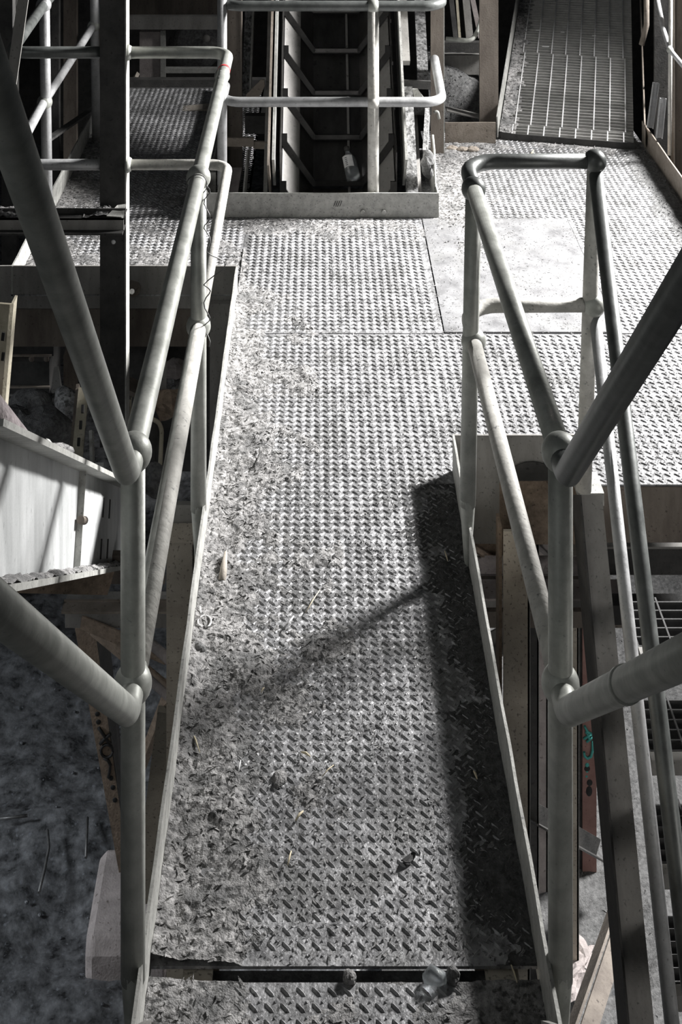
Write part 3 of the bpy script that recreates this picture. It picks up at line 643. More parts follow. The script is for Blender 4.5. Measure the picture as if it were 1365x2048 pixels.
ADD(rb.obj('bent_pipe', m_pipe), 'bent grey pipe left of the grated ramp', 'pipe')
for i,(xa_,xb_,w_,mm_) in enumerate([(912,900,.03,m_dark),(920,912,.016,m_yellow),(940,930,.045,m_beam_grey),(962,940,.03,m_concrete)]):
    beam('leaning_bar', [(-w_/2,-.01),(w_/2,-.01),(w_/2,.01),(-w_/2,.01)], P(xa_,76,8.1), P(xb_,-30,8.2), mm_, ['dark upright bar behind the bent pipe','narrow yellowish bar behind the bent pipe','wide grey upright bar behind the bent pipe','rough slanting bar behind the bent pipe'][i], 'bar', up=(0,1,0))
hp_ = M()
def heap(x, y): 
    return .5*max(0,1-((x-.80)/.42)**2)*max(0,1-((y-8.2)/.5)**2)+.03*fb(x,y,6)-.05
o = dirt('rubble_heap', .68, 1.12, 7.75, 8.6, heap, 'dark heap of fine rubble behind the brown toe board', .015, m_dirt_dark, z=-.15)
beam('flat_bar', [(-.04,-.004),(.04,-.004),(.04,.004),(-.04,.004)], P(893,218,7.6), P(975,236,7.6), m_beam_grey, 'curved flat strip below the dark rubble heap', 'bar')
# ------------------------------------------------------------------ grated ramp
ry = Vector((.233,1,.236)); rx = Vector((1,-.233,0)).normalized(); rz = rx.cross(ry.normalized()).normalized()
RO = Vector((1.055,7.36,.035)); RWID = .72; ryn = ry.normalized()
gr = root('grated_ramp', RO, 'steel grating ramp climbing away at the upper right', 'ramp')
def rp_(a, b, c=0): return RO+rx*a+ryn*b+rz*c
panels = [(0,.10,-.01),(.105,.93,0.0),(.935,1.95,-.012)]
for (b0,b1,dx) in panels:
    mm = M(); n = int((b1-b0)/.033)
    for k in range(n+1):
        b_ = b0+.004+(b1-b0-.008)*k/n; mm.bar(rp_(0,b_,-.012), rp_(RWID,b_,-.012), .0038, .024)
    pn = mm.obj('grating_panel', m_grate, parent=gr)
    for k in range(8):
        a_ = .06+k*.088+dx; M().bar(rp_(a_,b0,.0), rp_(a_,b1,.0), .006, .007).obj('cross_rod', m_rod, parent=pn)
M().bar(rp_(-.01,-.006,-.02), rp_(RWID+.01,-.006,-.02), .008, .05).obj('front_bar', m_dark, parent=gr)
M().bar(rp_(-.03,-.02,.05), rp_(-.03,2.1,.05), .007, .13, up=rz).obj('side_board', m_toe, parent=gr)
M().bar(rp_(RWID+.06,.0,.05), rp_(RWID+.06,2.1,.05), .007, .14, up=rz).obj('side_board', m_toe_brown, parent=gr)
dm = dirt('dust_drift', 0, .14, 0, 1.9, lambda x,y: .010-x*.16+.012*noise.noise(Vector((x*8,y*45,0)))+.004*noise.noise(Vector((x*60,y*60,0))), 'grey dust lying on the grating along the left side of the ramp', .010)
for v in dm.data.vertices:
    w_ = dm.location+v.co; q = rp_(w_.x-.02, w_.y, w_.z+.0); v.co = q-RO
dm.location = RO
for i,(px,py) in enumerate([(1037,84),(1092,95),(1076,62),(1189,73),(1126,66)]):
    q = P(px,py,8.0)
    # put chip on the ramp plane
    d_ = q-Vector((0,0,CAMH)); t_ = (RO-Vector((0,0,CAMH))).dot(rz)/d_.dot(rz); q = Vector((0,0,CAMH))+d_*t_
    ADD(M().bar(q-rx*(.022 if i<2 else .012)+rz*.005, q+rx*(.022 if i<2 else .012)+rz*.006, .012,.004).obj('paper_scrap', m_whiteplastic), ['pale scrap at the left edge of the grating','pale scrap in the middle of the grating','tiny pale scrap on the upper left of the grating','pale dot of paper on the right of the grating','faint small scrap in the upper middle of the grating'][i], 'scrap')
# right of the ramp
beam('steel_column', pf_chan(.06,.11,.008), (X(1362,7.15),7.15,-1.5), (X(1362,7.15),7.15,1.8), m_beam, 'ridged brown column at the right edge of the photo', 'column', up=(-1,0,0))
o = M().box((X(1310,7.5),7.5,-.5),(X(1338,7.5),7.52,1.8)).obj('column_plate', m_dark); ADD(o, 'dark upright plate outside the right platform', 'plate')
o = M().box((X(1345,7.3),7.3,-.5),(X(1420,7.3),7.34,1.8)).obj('column_plate', m_beam); ADD(o, 'brown cladding plate behind the thin railing', 'plate')
for i,(px0,py0,px1,py1,yy) in enumerate([(1300,255,1312,165,7.15),(1318,275,1326,195,7.0)]):
    b = M().prof(pf_chan(.02,.034,.004), P(px0,py0,yy), P(px1,py1,yy), up=(-1,0,0)); ADD(b.obj('short_channel', m_pipe_blue), ['taller grey channel stub outside the right toe board','shorter grey channel stub outside the right toe board'][i], 'channel')
# ------------------------------------------------------------------ background beyond the left platform
beam('concrete_post', [(-.075,-.05),(.075,-.05),(.075,.05),(-.075,.05)], P(303,188,9.0), P(303,60,9.0), m_concrete, 'grey concrete post in the dark behind the left platform', 'post', up=(0,1,0))
o = M().box((X(322,8.95),8.93,Z(188,8.95)),(X(332,8.95),8.95,Z(60,8.95))).obj('edge_strip', m_toe); ADD(o, 'light strip on the right side of the concrete post', 'strip')
beam('cross_beam', pf_chan(.05,.09,.01), (X(440,9.0),8.9,Z(46,8.9)), (X(245,9.0),8.9,Z(46,8.9)), m_beam_grey, 'upper horizontal beam behind the left platform')
beam('cross_beam', pf_chan(.05,.03,.008), (X(440,8.8),8.8,Z(142,8.8)), (X(330,8.8),8.8,Z(142,8.8)), m_toe, 'thin bright horizontal strip behind the left platform')
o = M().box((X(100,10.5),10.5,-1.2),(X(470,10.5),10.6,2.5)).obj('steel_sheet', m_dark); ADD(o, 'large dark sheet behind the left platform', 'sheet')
o = M().box((X(240,9.5),9.5,Z(35,9.5)),(X(450,9.5),9.6,2.2)).obj('back_plate', m_beam); ADD(o, 'brown plate at the top behind the left platform', 'plate')
rmd = ADD(M().rock(P(395,90,9.2), .20, (1,.5,.8), 41, 24, 14, .15).obj('rough_mound', m_dirt_dark), 'rough dark round mass with a bolt head behind the left platform', 'mound')
M().ball(P(413,77,9.08), .028, (1,.6,1), 10, 6).obj('bolt_head', m_beam_grey, parent=rmd)
for i,(x0,y0,x1,y1,yy,mm_) in enumerate([(350,222,420,216,7.9,m_wood),(255,190,430,196,8.35,m_dark),(262,205,440,200,8.2,m_wood),(250,180,275,150,8.6,m_wood),(370,180,400,187,8.4,m_wood)]):
    a = P(x0,y0,yy); b = P(x1,y1,yy)
    beam('timber_plank', [(-.05,-.012),(.05,-.012),(.05,.012),(-.05,.012)], a, b, mm_, ['pale end-lit plank on the left platform','dark plank at the back of the left platform','weathered plank behind the pale end-lit plank','short slanting plank beside the flat post','broken splinter of plank at the back of the left platform'][i], 'plank', group='planks at the back of the left platform')
beam('timber_plank', [(-.02,-.006),(.02,-.006),(.02,.006),(-.02,.006)], P(95,280,6.6), P(190,215,7.6), m_dark, 'long dark plank leaning outside the left platform railing', 'plank')
o = M().box((-1.32,8.3,-.2),(-.3,8.36,.05)).obj('edge_beam', m_dark); ADD(o, 'dark beam closing the far end of the left platform', 'beam')
for i,(px,yy,wd,mm_) in enumerate([(110,8.5,.05,m_dark),(140,9.0,.09,m_beam),(18,7.0,.08,m_dark),(215,9.2,.12,m_beam)]):
    o = M().box((X(px,yy)-wd/2,yy,-2.4),(X(px,yy)+wd/2,yy+.06,2.2)).obj('steel_column', mm_); ADD(o, ['narrow dark column beyond the outer left railing','brown column far beyond the outer left railing','dark column left of the outer railing posts','wide brown column hidden behind the flat post'][i], 'column')
# ------------------------------------------------------------------ under the left platform
ib = root('i_beam', P(0,1025,2.6), 'pale painted I-beam sloping down behind the left handrail', 'beam')
pa = P(-60,1015,2.45); pb = P(330,1068,5.9)
pa = P(0,1022,2.6); pb = P(240,1052,4.9); dd = pb-pa; pa2 = pa-dd*.15; pb2 = pb+dd*.22
ht = .262
d_ = (pb2-pa2).normalized(); u_ = d_.cross(Vector((0,0,1))).normalized(); v_ = u_.cross(d_)
M().prof([(-.004,-ht/2),(.004,-ht/2),(.004,ht/2),(-.004,ht/2)], pa2, pb2).obj('web', m_white, parent=ib)
M().prof([(-.06,ht/2-.012),(.06,ht/2-.012),(.06,ht/2),(-.06,ht/2)], pa2, pb2).obj('top_flange', m_toe, parent=ib)
M().prof([(-.06,-ht/2),(.06,-ht/2),(.06,-ht/2+.012),(-.06,-ht/2+.012)], pa2, pb2).obj('bottom_flange', m_toe, parent=ib)
st = pa+dd*.47
M().bar(st+u_*.012-v_*ht*.45, st+u_*.012+v_*ht*.45, .022, .008, up=d_).obj('stiffener', m_toe, parent=ib)
M().tube([st+u_*.02-d_*.04, st+u_*.02+d_*.06], .011, 12).obj('pin', m_beam, parent=ib)
for k,(q,zz) in enumerate([(.74,.045),(.82,.045),(.74,-.07),(.82,-.07)]):
    c = pa+dd*q+u_*.0045+v_*zz; M().bar(c-v_*.028, c+v_*.028, .003, .035, up=d_).obj('slot', m_black, parent=ib)
# dirt lying on the flanges
def flange_dirt(v0, name, label, s0=-.1, s1=1.2, a0=.008, a1=.055, h0=.008):
    mm = M(); nx, ny = 10, 260; L_ = dd.length
    for j in range(ny+1):
        for i in range(nx+1):
            s_ = s0+(s1-s0)*j/ny; a_ = a0+(a1-a0)*i/nx
            h_ = h0*(1-((i/nx-.4)*1.6)**2)+.008*noise.fractal(Vector((s_*26,a_*40,v0*9)),1,2,4)+.003*noise.noise(Vector((s_*160,a_*120,0)))
            mm.v.append(pa+dd*s_+u_*a_+v_*(v0+max(-.002,h_)))
    for j in range(ny):
        for i in range(nx): k = j*(nx+1)+i; mm.f.append((k,k+1,k+nx+2,k+nx+1)); mm.sm.append(False)
    ADD(mm.obj(name, m_dirt), label, 'dirt', kind='stuff')
flange_dirt(-ht/2+.012, 'dirt_crust', 'crust of dirt lying on the bottom flange of the pale I-beam')
flange_dirt(ht/2, 'dirt_crust', 'crust of dirt lying on the top flange of the pale I-beam', a0=-.06, a1=.03, h0=.006)
# rust beams below
o = beam('rusty_beam', pf_chan(.07,.075,.008), P(222,1167,4.4), P(-30,1160,4.2), m_rust, 'mottled rusty beam under the pale I-beam')
beam('rusty_beam', pf_chan(.03,.10,.008), P(330,1140,4.6), P(205,1140,4.6), m_beam, 'short dark beam end behind the near left post')
xb_ = beam('cross_beam', pf_chan(.06,.09,.010), P(345,1231,4.7), P(130,1231,4.7), m_beam_grey, 'grey channel crossing behind the near left post, above the lattice leg')
beam('cross_beam', pf_angle(-.05,.012,.008), P(345,1208,4.65), P(128,1208,4.65), m_toe_brown, 'thin brown flange on top of the grey channel behind the near left post')
# column under walkway
cl = root('steel_column', P(360,1090,4.0), 'beige steel column under the left side of the walkway', 'column')
yc = 4.0; x0 = X(333,yc); x1 = X(388,yc)
M().box((x0,yc,GZ),(x1,yc+.012,Z(1088,yc))).obj('front_plate', m_beige, parent=cl)
M().box((x1-.004,yc,GZ),(x1+.010,yc+.09,Z(1088,yc)+.004)).obj('side_flange', m_yellow, parent=cl)
M().box((x0-.004,yc-.002,Z(1088,yc)),(x1+.012,yc+.09,Z(1088,yc)+.006)).obj('cap_plate', m_beige, parent=cl)
o = M().box((X(330,4.1),4.1,Z(1085,4.1)),(X(408,4.1),4.12,Z(1010,4.1))).obj('hanger_plate', m_beam_grey); ADD(o, 'dark grey plate hanging above the beige column, beside the far left post', 'plate')
beam('diagonal_brace', pf_angle(.055,.05,.006), P(330,1330,4.6), P(160,1258,4.7), m_rust, 'upper rusty diagonal brace behind the near left ball joint')
beam('diagonal_brace', pf_angle(.05,.05,.006), P(350,1410,4.5), P(170,1262,4.8), m_rust, 'long rusty diagonal brace below the grey channel')
ADD(M().tube([P(345,1325,4.3),P(280,1268,4.5)], .016, 14).obj('brace_pipe', m_concrete), 'pale pinkish pipe stub behind the near left mid rail', 'pipe')
ADD(M().tube([P(345,1400,4.3),P(300,1360,4.4)], .014, 14).obj('brace_pipe', m_concrete), 'lower pinkish pipe stub behind the near left ball joint', 'pipe')
beam('diagonal_brace', pf_angle(.05,.045,.006), P(280,1570,5.0), P(345,1400,4.9), m_rust, 'rusty brace rising to the right towards the beige column')
beam('diagonal_brace', [(-.035,-.01),(.035,-.01),(.035,.01),(-.035,.01)], P(288,1800,4.4), P(338,1420,4.1), m_beige, 'beige slanting strut beside the long pale toe board', up=(0,1,0))
# lattice leg with black marks
lgY = 5.0
tl = root('truss_leg', P(215,1550,lgY), 'rusty tapering leg with black painted marks, left of the near post', 'leg')
q = [P(150,1258,lgY),P(183,1258,lgY),P(252,1650,lgY),P(262,1740,lgY),P(240,1720,lgY),P(225,1640,lgY)]
q = [P(150,1258,lgY),P(190,1258,lgY),P(258,1745,lgY),P(238,1745,lgY)]
M().add(q+[v+Vector((0,.01,0)) for v in q], [(3,2,1,0),(4,5,6,7),(0,1,5,4),(1,2,6,5),(2,3,7,6),(3,0,4,7)]).obj('face_plate', m_rust, parent=tl)
q = [P(190,1258,lgY),P(215,1258,lgY+.1),P(268,1745,lgY+.1),P(258,1745,lgY)]
M().add(q+[v+Vector((.004,0,0)) for v in q], [(3,2,1,0),(4,5,6,7),(0,1,5,4),(1,2,6,5),(2,3,7,6),(3,0,4,7)]).obj('side_plate', m_dark, parent=tl)
mk = M()
def stroke(mm, pts, y, r): mm.tube([P(a,b,y) for a,b in pts], r, 6)
stroke(mk, [(197,1455),(205,1466),(214,1480),(222,1490)], lgY-.003, .006); stroke(mk, [(222,1468),(212,1475),(200,1488)], lgY-.003, .006)
lp = [(214+12*math.cos(a), 1502+13*math.sin(a)) for a in [2*math.pi*k/14 for k in range(15)]]; stroke(mk, lp, lgY-.003, .005)
stroke(mk, [(208,1516),(216,1520),(221,1530),(219,1545),(217,1555)], lgY-.003, .006)
for px,py in ((195,1428),(197,1444),(222,1556),(226,1575),(230,1600)): mk.ball(P(px,py,lgY), .010, (1,.3,1), 10, 6)
mk.obj('black_marks', m_black, parent=tl)
# clutter in the void left
mo = root('machine_box', P(60,720,6.4), 'dark riveted machine box in the void under the left platform', 'machine')
ym = 6.2
M().box((X(15,ym),ym,Z(712,ym)),(X(107,ym),ym+.4,Z(600,ym))).obj('upper_box', m_dark, parent=mo)
M().box((X(10,ym),ym-.05,Z(775,ym)),(X(103,ym),ym+.35,Z(712,ym))).obj('lower_box', m_dark, parent=mo)
M().bar(P(8,711,ym-.06),P(103,711,ym-.06),.01,.008).obj('edge_strip', m_toe_brown, parent=mo)
M().bar(P(4,774,ym-.06),P(100,774,ym-.06),.01,.008).obj('edge_strip', m_toe_brown, parent=mo)
M().box((X(28,ym),ym-.06,Z(612,ym)),(X(72,ym),ym+.1,Z(602,ym))).obj('cap', m_beam, parent=mo)
for px,py in ((63,718),(93,718)): M().ball(P(px,py,ym-.055), .014, (1,.5,1), 10, 6).obj('rivet', m_beam, parent=mo)
M().bar(P(15,808,ym),P(80,808,ym),.012,.008).obj('bright_edge', m_toe, parent=mo)
M().bar(P(20,787,ym),P(85,790,ym),.03,.01).obj('bright_edge', m_beam_grey, parent=mo)
gs = M(); q = [P(108,736,6.1),P(117,735,6.1),P(121,765,6.1),P(126,795,6.1),P(120,824,6.1),P(102,782,6.1)]
gs.add(q+[v+Vector((0,.012,0)) for v in q], [(5,4,3,2,1,0), tuple(range(6,12))]+[(i,(i+1)%6,6+(i+1)%6,6+i) for i in range(6)])
ADD(gs.obj('gusset', m_beam_grey), 'grey pointed gusset plate beside the machine box', 'gusset')
yv = root('slotted_channel', P(12,700,3.4), 'yellowish slotted channel standing at the left edge of the photo', 'channel')
q0_, q1_ = P(6,600,3.3), P(-14,835,3.3)
M().prof([(-.03,-.02),(.022,-.02),(.03,-.012),(.03,.03),(.024,.03),(.024,-.012),(-.03,-.014)], q0_, q1_, up=(0,1,0)).obj('channel_body', m_yellow, parent=yv)
for py in (665,705): M().bar(P(7,py,3.27),P(5,py+16,3.27),.008,.004,up=(0,1,0)).obj('slot', m_black, parent=yv)
ADD(M().tube([P(-40,800,3.2),P(38,898,3.35)], .042, 22).obj('rusty_pipe', mat('mauve_rust', (.10,.085,.085),(.24,.21,.215),.9,0,40,bump=.8)), 'rough mauve pipe end at the left edge above the pale I-beam', 'pipe')
ss = root('slotted_strut', P(158,860,5.2), 'pale slotted strut standing behind the big near left rail', 'strut')
M().bar(P(152,942,5.0),P(168,775,5.3), .043,.008, up=(0,1,0)).obj('strut_body', m_yellow, parent=ss)
M().bar(P(141,942,5.03),P(158,775,5.33), .012,.05, up=(0,1,0)).obj('side_flange', m_beam, parent=ss)
for px,py in ((166,818),(162,850),(158,884)): M().bar(P(px,py-8,5.07),P(px-1,py+8,5.05),.010,.012,up=(0,1,0)).obj('slot', m_black, parent=ss)
beam('angle_post', pf_angle(.012,.03,.004), P(186,945,5.0), P(184,860,5.1), m_toe, 'thin bright angle post beside the slotted strut', 'post', up=(0,1,0))
o = M().box((X(190,4.7),4.7,Z(953,4.7)),(X(206,4.7),4.715,Z(930,4.7))).obj('white_tab', m_whiteplastic); ADD(o, 'small white tab standing on the pale I-beam', 'tab')
ADD(M().tube([P(91,880,4.6),P(97,882,4.6),P(113,902,4.6)], .006, 8, fil=.01).obj('bent_rod', m_toe), 'short bent rod lying above the pale I-beam', 'rod')
ADD(M().bar(P(90,888,4.6),P(91,902,4.6),.018,.01,up=(0,1,0)).obj('scrap_block', m_toe), 'small pale scrap piece beside the bent rod', 'scrap')
ADD(M().rock(P(85,905,4.75), .05, (2.2,1,.5), 51).obj('dirt_clod', m_dirt), 'low heap of dirt behind the top flange of the pale I-beam', 'dirt')
ADD(M().rock(P(40,870,5.6), .13, (1.6,1,.8), 52, 24,14).obj('boulder', m_dirt_dark), 'dark boulder deep in the void above the pale I-beam', 'rock')
ADD(M().rock(P(70,850,5.9), .20, (1,.7,.7), 53, 24,14).obj('boulder', m_dirt_dark), 'second dark boulder deep in the void', 'rock')
ADD(M().rock(P(135,830,5.9), .09, (1,.7,1.5), 54, 24,14).obj('boulder', m_bark), 'crumbling dark lump left of the slotted strut', 'rock')
# void between post and curb, left
beam('diagonal_brace', pf_angle(.045,.05,.006), P(300,652,6.1), P(388,705,5.8), m_beam_grey, 'thin diagonal bar above the earth clod behind the left handrail')
beam('diagonal_brace', [(-.05,-.01),(.05,-.01),(.05,.01),(-.05,.01)], P(245,765,5.6), P(320,800,5.6), m_beam, 'brown diagonal plate right of the flat post')
beam('angle_post', pf_angle(.03,.03,.005), P(258,870,5.3), P(262,800,5.3), m_yellow, 'small yellowish angle behind the left top rail', 'post', up=(0,1,0))
bk = root('bent_bracket', P(318,900,5.2), 'bent yellow-edged bracket between the two left rails', 'bracket')
M().tube([P(300,835,5.2),P(318,845,5.2),P(324,860,5.2),P(318,985,5.0)], .009, 8, fil=.03).obj('bent_edge', m_yellow, parent=bk)
q = [P(300,838,5.22),P(320,850,5.22),P(316,980,5.02),P(290,980,5.02)]
M().add(q+[v+Vector((0,.01,0)) for v in q], [(3,2,1,0),(4,5,6,7),(0,1,5,4),(1,2,6,5),(2,3,7,6),(3,0,4,7)]).obj('plate', m_dark, parent=bk)
sp_ = M(); q = [P(322,720,5.4),P(333,722,5.4),P(333,790,5.4),P(322,828,5.4)]
sp_.add(q+[v+Vector((0,.01,0)) for v in q], [(3,2,1,0),(4,5,6,7),(0,1,5,4),(1,2,6,5),(2,3,7,6),(3,0,4,7)]); ADD(sp_.obj('pointed_plate', m_beam_grey), 'narrow pointed plate between the left rails', 'plate')
ADD(M().rock(P(350,738,5.7), .045, (1.2,1,.9), 61).obj('stone', m_concrete), 'pale angular stone caught behind the left middle rail', 'stone')
ADD(M().rock(P(345,765,5.7), .06, (1.3,1,.5), 62).obj('stone', m_bark), 'crumbly dark stone under the pale angular stone', 'stone')
ADD(M().rock(P(340,808,5.3), .06, (1.2,1,.9), 63).obj('stone', m_rust), 'brown lump below the pointed plate', 'stone')
ADD(M().rock(P(312,960,5.0), .05, (1.2,1,1.2), 64).obj('stone', m_dirt_dark), 'dark clod between the pale I-beam and the left middle rail', 'stone')
o = M().box((X(428,5.0),4.75,Z(830,5.0)),(X(470,5.0),4.77,Z(640,5.0))).obj('web_plate', m_bark); 
bpy.data.objects.remove(o)
# front-left web under toe board corner (the walkway beam side seen from outside)
o = M().box((-.45,5.46,-.75),(-.34,5.49,-.02)).obj('corner_plate', m_beam_grey); ADD(o, 'dirt-stained plate under the corner of the left platform and walkway', 'plate')
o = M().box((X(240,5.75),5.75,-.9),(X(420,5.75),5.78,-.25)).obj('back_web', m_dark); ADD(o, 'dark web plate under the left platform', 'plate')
bb = root('bolt_washer', P(265,580,5.49), 'bolt with a large round washer on the toe board right of the flat post', 'bolt')
M().tube([P(266,577,5.499),P(266,577,5.489)], .033, 20).obj('washer', m_beam, parent=bb)
M().tube([P(264,583,5.489),P(264,583,5.455)], .011, 10).obj('bolt_shank', m_toe, parent=bb)
beam('hanger', [(-.012,-.02),(.012,-.02),(.012,.02),(-.012,.02)], P(193,648,5.6), P(193,602,5.6), m_rust, 'rusty hanger bar under the left platform beside the flat post', 'hanger', up=(0,1,0))
# concrete footing
ft = M(); yf = 4.99; fx0, fx1 = X(168,yf), X(330,yf)
pr = [(0,-.35),(.0,.10),(.03,.15),(.38,.17),(.42,.12),(.42,-.35)]
vs = []
for x_ in (fx0, fx0+.03, fx1):
    k_ = .02 if x_ == fx0 else 0
    for (a_,b_) in pr: vs.append(Vector((x_, yf+a_+ (k_ if a_<.2 else -k_), GZ+b_-k_)))
n=6; ft.add(vs, [(r*n+i, r*n+(i+1)%n, (r+1)*n+(i+1)%n, (r+1)*n+i) for r in range(2) for i in range(n)]+[tuple(range(n-1,-1,-1)), tuple(range(2*n,3*n))])
ADD(ft.obj('concrete_footing', m_concrete, bevel=.01), 'pinkish concrete footing on the dark ground beside the near left post', 'footing')
for i,(pts) in enumerate([[(95,1665),(98,1700),(88,1750),(78,1790)],[(175,1640),(172,1720)],[(0,1642),(55,1636)]]):
    pr_ = []
    for a_,b_ in pts:
        Y_ = F*(CAMH-GZ-.05)/(b_-CY); pr_.append(Vector((X(a_,Y_),Y_,GZ+.06)))
    ADD(M().tube(pr_, .006, 6, fil=.1).obj('cable', m_wire), ['dark curved cable on the coal ground left of the footing','short dark cable above the footing','thin cable entering from the left edge on the coal ground'][i], 'cable')
# scattered pebbles on the dark ground (left): individuals
pb_ = M().rock((0,0,0), .013, (1,.8,.6), 71, 8, 6).obj('pebble', mat('pale_pebble', G(.06,(.95,1,1.1)), G(.16,(.95,1,1.1)), .4,0,30)); ADD(pb_, 'small pale pebble on the dark coal ground below the left side', 'pebble', 'pebbles on the coal ground')
random.seed(3)
for k in range(34):
    o = pb_.copy() if k else pb_
    if k: COL.objects.link(o)
    Y_ = random.uniform(4.85,6.6); o.location = (random.uniform(-1.35,-.55)*Y_/5.2, Y_, GZ+.0+.06*noise.fractal(Vector((0,0,0)),1,2,2)+.01)
    x_,y_ = o.location.x,o.location.y
    o.location.z = GZ+.06*noise.fractal(Vector((x_*1.7,y_*1.7,0)),1.0,2.0,6)-.0+.004
    s_ = random.uniform(.25,.75); o.scale = (s_,s_,s_); o.rotation_euler = (0,0,random.uniform(0,6))
# ------------------------------------------------------------------ under the right side
def colbox(px0, px1, yy, z1, m, label, side=None, z0=GZ, py0=None):
    c = root('steel_column', ((X(px0,yy)+X(px1,yy))/2, yy, z0), label, 'column')
    M().box((X(px0,yy),yy,z0),(X(px1,yy),yy+.012,z1)).obj('front_plate', m, parent=c)
    M().box((X(px1,yy)-.006,yy,z0),(X(px1,yy)+.002,yy+.09,z1)).obj('side_flange', m_toe, parent=c)
    if side: M().box((X(px0,yy)-.012,yy+.02,z0),(X(px0,yy)-.002,yy+.09,z1)).obj('back_flange', side, parent=c)
    return c
colbox(1008,1060,4.12, -.10, m_beige, 'broad beige column under the right platform, left of the near right post', m_rust)
colbox(1062,1078,4.9, -.6, m_dark, 'narrow dark column right of the beige column', None)
colbox(1078,1096,5.3, -.5, m_concrete, 'pinkish column partly behind the near right post', None)
colbox(1128,1158,4.9, -.5, m_beige, 'beige column behind the near right post', None)
rd = root('steel_column', (X(1177,5.37),5.37,GZ), 'red oxide post with teal spray-painted marks, right of the near right post', 'column')
yr = 5.37
M().box((X(1166,yr),yr,GZ),(X(1194,yr),yr+.01,-.35)).obj('front_plate', m_red, parent=rd)
M().box((X(1158,yr),yr+.01,GZ),(X(1166,yr),yr+.08,-.35)).obj('side_plate', m_dark, parent=rd)
tm = M()
stroke(tm, [(1172,1466),(1178,1462)], yr-.004, .005); stroke(tm, [(1170,1452),(1176,1464),(1184,1468)], yr-.004, .005)
stroke(tm, [(1168,1478),(1184,1468)], yr-.004, .005); stroke(tm, [(1174,1484),(1188,1472)], yr-.004, .005); stroke(tm, [(1175,1466),(1181,1480)], yr-.004, .005)
stroke(tm, [(1186,1482),(1186,1500),(1183,1513),(1176,1517),(1170,1512),(1169,1504)], yr-.004, .0055)
for px,py,r_ in ((1175,1530,.009),(1175,1543,.005),(1174,1553,.005)): tm.ball(P(px,py,yr), r_, (1,.4,1), 10, 6)
tm.obj('teal_marks', m_teal, parent=rd)
bmk = M()
for px,py,r_,sz in ((1175,1537,.013,1),(1180,1565,.013,1.1),(1179,1582,.014,1.6)): bmk.ball(P(px,py,yr+.001), r_, (1,.3,sz), 12, 8)
bmk.obj('black_marks', m_black, parent=rd)
def hbeam(px0,px1,py0,py1,yy,m,label,depth=.08,mt=None):
    c = root('cross_beam', ((X(px0,yy)+X(px1,yy))/2,yy,Z(py1,yy)), label, 'beam')
    M().box((X(px0,yy),yy,Z(py1,yy)),(X(px1,yy),yy+.01,Z(py0,yy))).obj('web', m, parent=c)
    M().box((X(px0,yy),yy,Z(py0,yy)),(X(px1,yy),yy+depth,Z(py0,yy)+.008)).obj('top_flange', mt or m_toe_brown, parent=c)
    return c
hbeam(930,1200,1152,1178,4.75,m_beam,'dusty topped beam crossing under the right platform, highest of the set',.10,m_concrete)
hbeam(930,1260,1202,1215,4.6,m_beam_grey,'thin dusty beam crossing under the right platform, second of the set',.10,m_concrete)
hbeam(930,1260,1228,1256,4.7,m_beam,'dark beam crossing under the right platform, lowest of the set',.05,m_beam)
hbeam(1200,1420,1098,1150,4.75,m_dark,'dark beam behind the stair rails under the right platform',.14,m_beam_grey)
hbeam(1195,1420,1216,1250,4.5,m_dark,'dark beam behind the stair rails, below the first tread',.06,m_dark)
beam('diagonal_brace', pf_angle(.06,.06,.006), P(962,1310,4.8), P(1035,1270,4.8), m_beam_grey, 'short grey brace left of the beige column')
beam('diagonal_brace', pf_angle(.06,.06,.006), P(940,1080,4.9), P(1010,1125,4.9), m_rust, 'rusty brace under the grey side plate')
beam('diagonal_brace', pf_angle(.06,.06,.006), P(1045,1632,4.9), P(1190,1712,5.3), m_dark, 'grey diagonal brace low behind the near right post')
beam('diagonal_brace', pf_angle(.05,.05,.006), P(1050,1075,5.0), P(1110,1130,5.2), m_concrete, 'pale diagonal brace right of the beige column')
brace = root('diagonal_brace', P(1190,1900,3.9), 'large brown angle brace at the bottom right beside the white litter', 'brace')
M().prof([(-.045,-.004),(.045,-.004),(.045,.004),(-.045,.004)], P(1128,2100,3.75), P(1240,1780,4.3), up=(0,1,.2)).obj('face_plate', m_beam, parent=brace)
M().prof([(-.02,-.03),(-.012,-.03),(-.012,.02),(-.02,.02)], P(1165,2100,3.75), P(1262,1800,4.3), up=(0,1,.2)).obj('edge_flange', m_beam, parent=brace)
for i,(px,py) in enumerate([(1158,1915),(1145,1950),(1136,1975),(1150,1935)]):
    Y_ = F*(CAMH-GZ-.15)/(py-CY)
    c = P(px,py,Y_); mm = M(); n = 7
    for a_ in range(n):
        for b_ in range(n):
            x_ = (a_/(n-1)-.5)*.10; y_ = (b_/(n-1)-.5)*.13
            mm.v.append(c+Vector((x_+y_*.3*(i-1), y_, .03*noise.noise(Vector((x_*22+i*5,y_*22,i)))+.02)))
    for a_ in range(n-1):
        for b_ in range(n-1): k = a_*n+b_; mm.f.append((k,k+1,k+n+1,k+n)); mm.sm.append(False)
    o = mm.obj('litter_sheet', m_concrete); so = o.modifiers.new('s','SOLIDIFY'); so.thickness = .002
    ADD(o, ['crumpled white sheet at the top of the litter beside the brown brace','crumpled white sheet in the middle of the litter beside the brown brace','lowest crumpled white sheet beside the brown brace','small crumpled sheet tucked between the other litter'][i], 'litter', 'white litter on the ground')
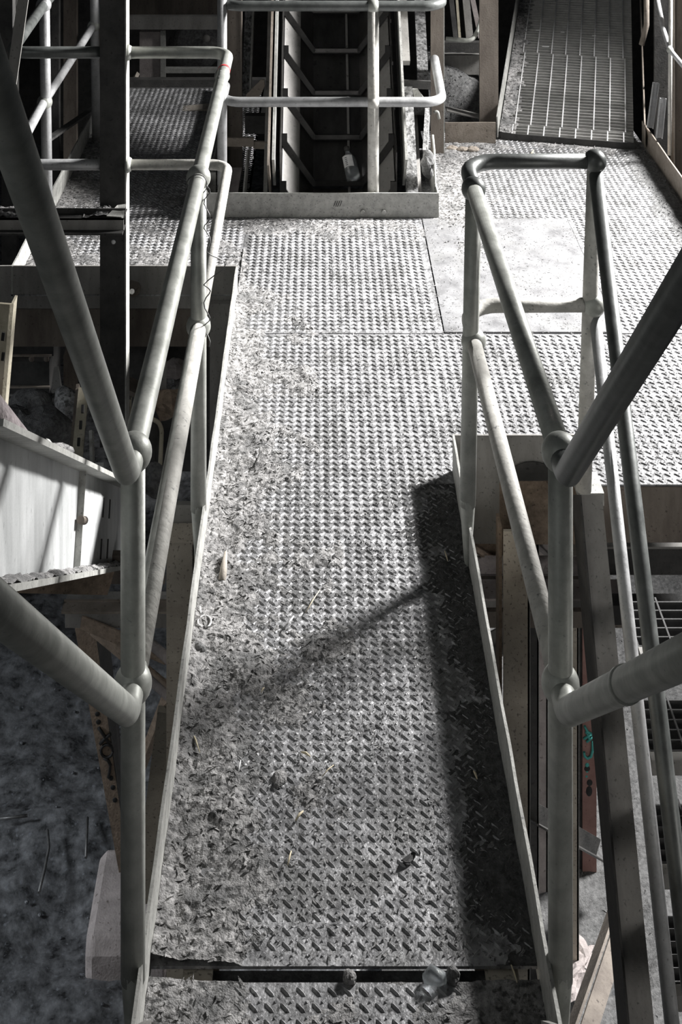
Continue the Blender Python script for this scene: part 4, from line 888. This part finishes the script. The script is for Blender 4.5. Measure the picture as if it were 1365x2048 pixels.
# concrete slab on the ground right (lighter ground)
def f_rg(x, y): return .05+.04*fb(x,y,3)+.01*fb(x,y,14)
o = dirt('ground_dust', .25, 3.0, 3.6, 7.5, f_rg, 'grey dusty rubble covering the ground under the right platform', .03, m_dirt_dark, z=GZ, flakes=150)
# descending stair
stt = root('steel_stair', (1.25,3.6,-.6), 'steep steel stair going down beside the right handrail', 'stair')
sa = Vector((.862,4.09,.035)); sl = Vector((0,-1,-1.6)).normalized(); sb = sa+sl*2.3
upv = sl.cross(Vector((1,0,0))).normalized()
M().prof([(-.036,-.10),(.036,-.10),(.036,.0),(-.036,.0)], sa, sb, up=(0,-.85,.53)).obj('stringer', m_beam_grey, parent=stt)
M().prof([(-.006,-.13),(.0,-.13),(.0,.03),(-.006,.03)], sa+Vector((-.04,0,0)), sb+Vector((-.04,0,0)), up=(0,-.85,.53)).obj('stringer_web', m_dark, parent=stt)
M().box((.83,4.09,.0),(.905,4.20,.04)).obj('top_bracket', m_toe, parent=stt)
M().prof([(-.036,-.10),(.036,-.10),(.036,.0),(-.036,.0)], sa+Vector((.85,0,0)), sb+Vector((.85,0,0)), up=(0,-.85,.53)).obj('stringer', m_beam_grey, parent=stt)
for k in range(1, 10):
    z_ = -.20*k; y_ = 4.09-.125*k
    mm = M(); x0, x1 = .93, 1.70
    for j in range(6): mm.box((x0,y_-.02-j*.036,z_-.03),(x1,y_-.016-j*.036,z_))
    for i in range(9): mm.box((x0+i*.1,y_-.21,z_-.006),(x0+i*.1+.005,y_,z_+.001))
    tr = mm.obj('tread', m_tread, parent=stt)
    M().box((x0,y_-.235,z_-.04),(x1,y_-.205,z_+.002)).obj('nosing', m_beam_grey, parent=tr)

us = root('steel_stair', (.06,1.2,0), 'upper steel stair rising from the near posts towards the viewer', 'stair')
for sx in (-.315, .425): M().prof([(-.006,-.1),(.006,-.1),(.006,.1),(-.006,.1)], (sx,2.36,.02), (sx,-.2,2.50)).obj('stringer', m_beam_grey, parent=us)
for k in range(1, 8):
    M().box((-.30,2.20-.27*k-.02,.255*k-.10+.2),(.41,2.20-.27*k+.20,.255*k-.10+.225)).obj('tread', m_beam_grey, parent=us)
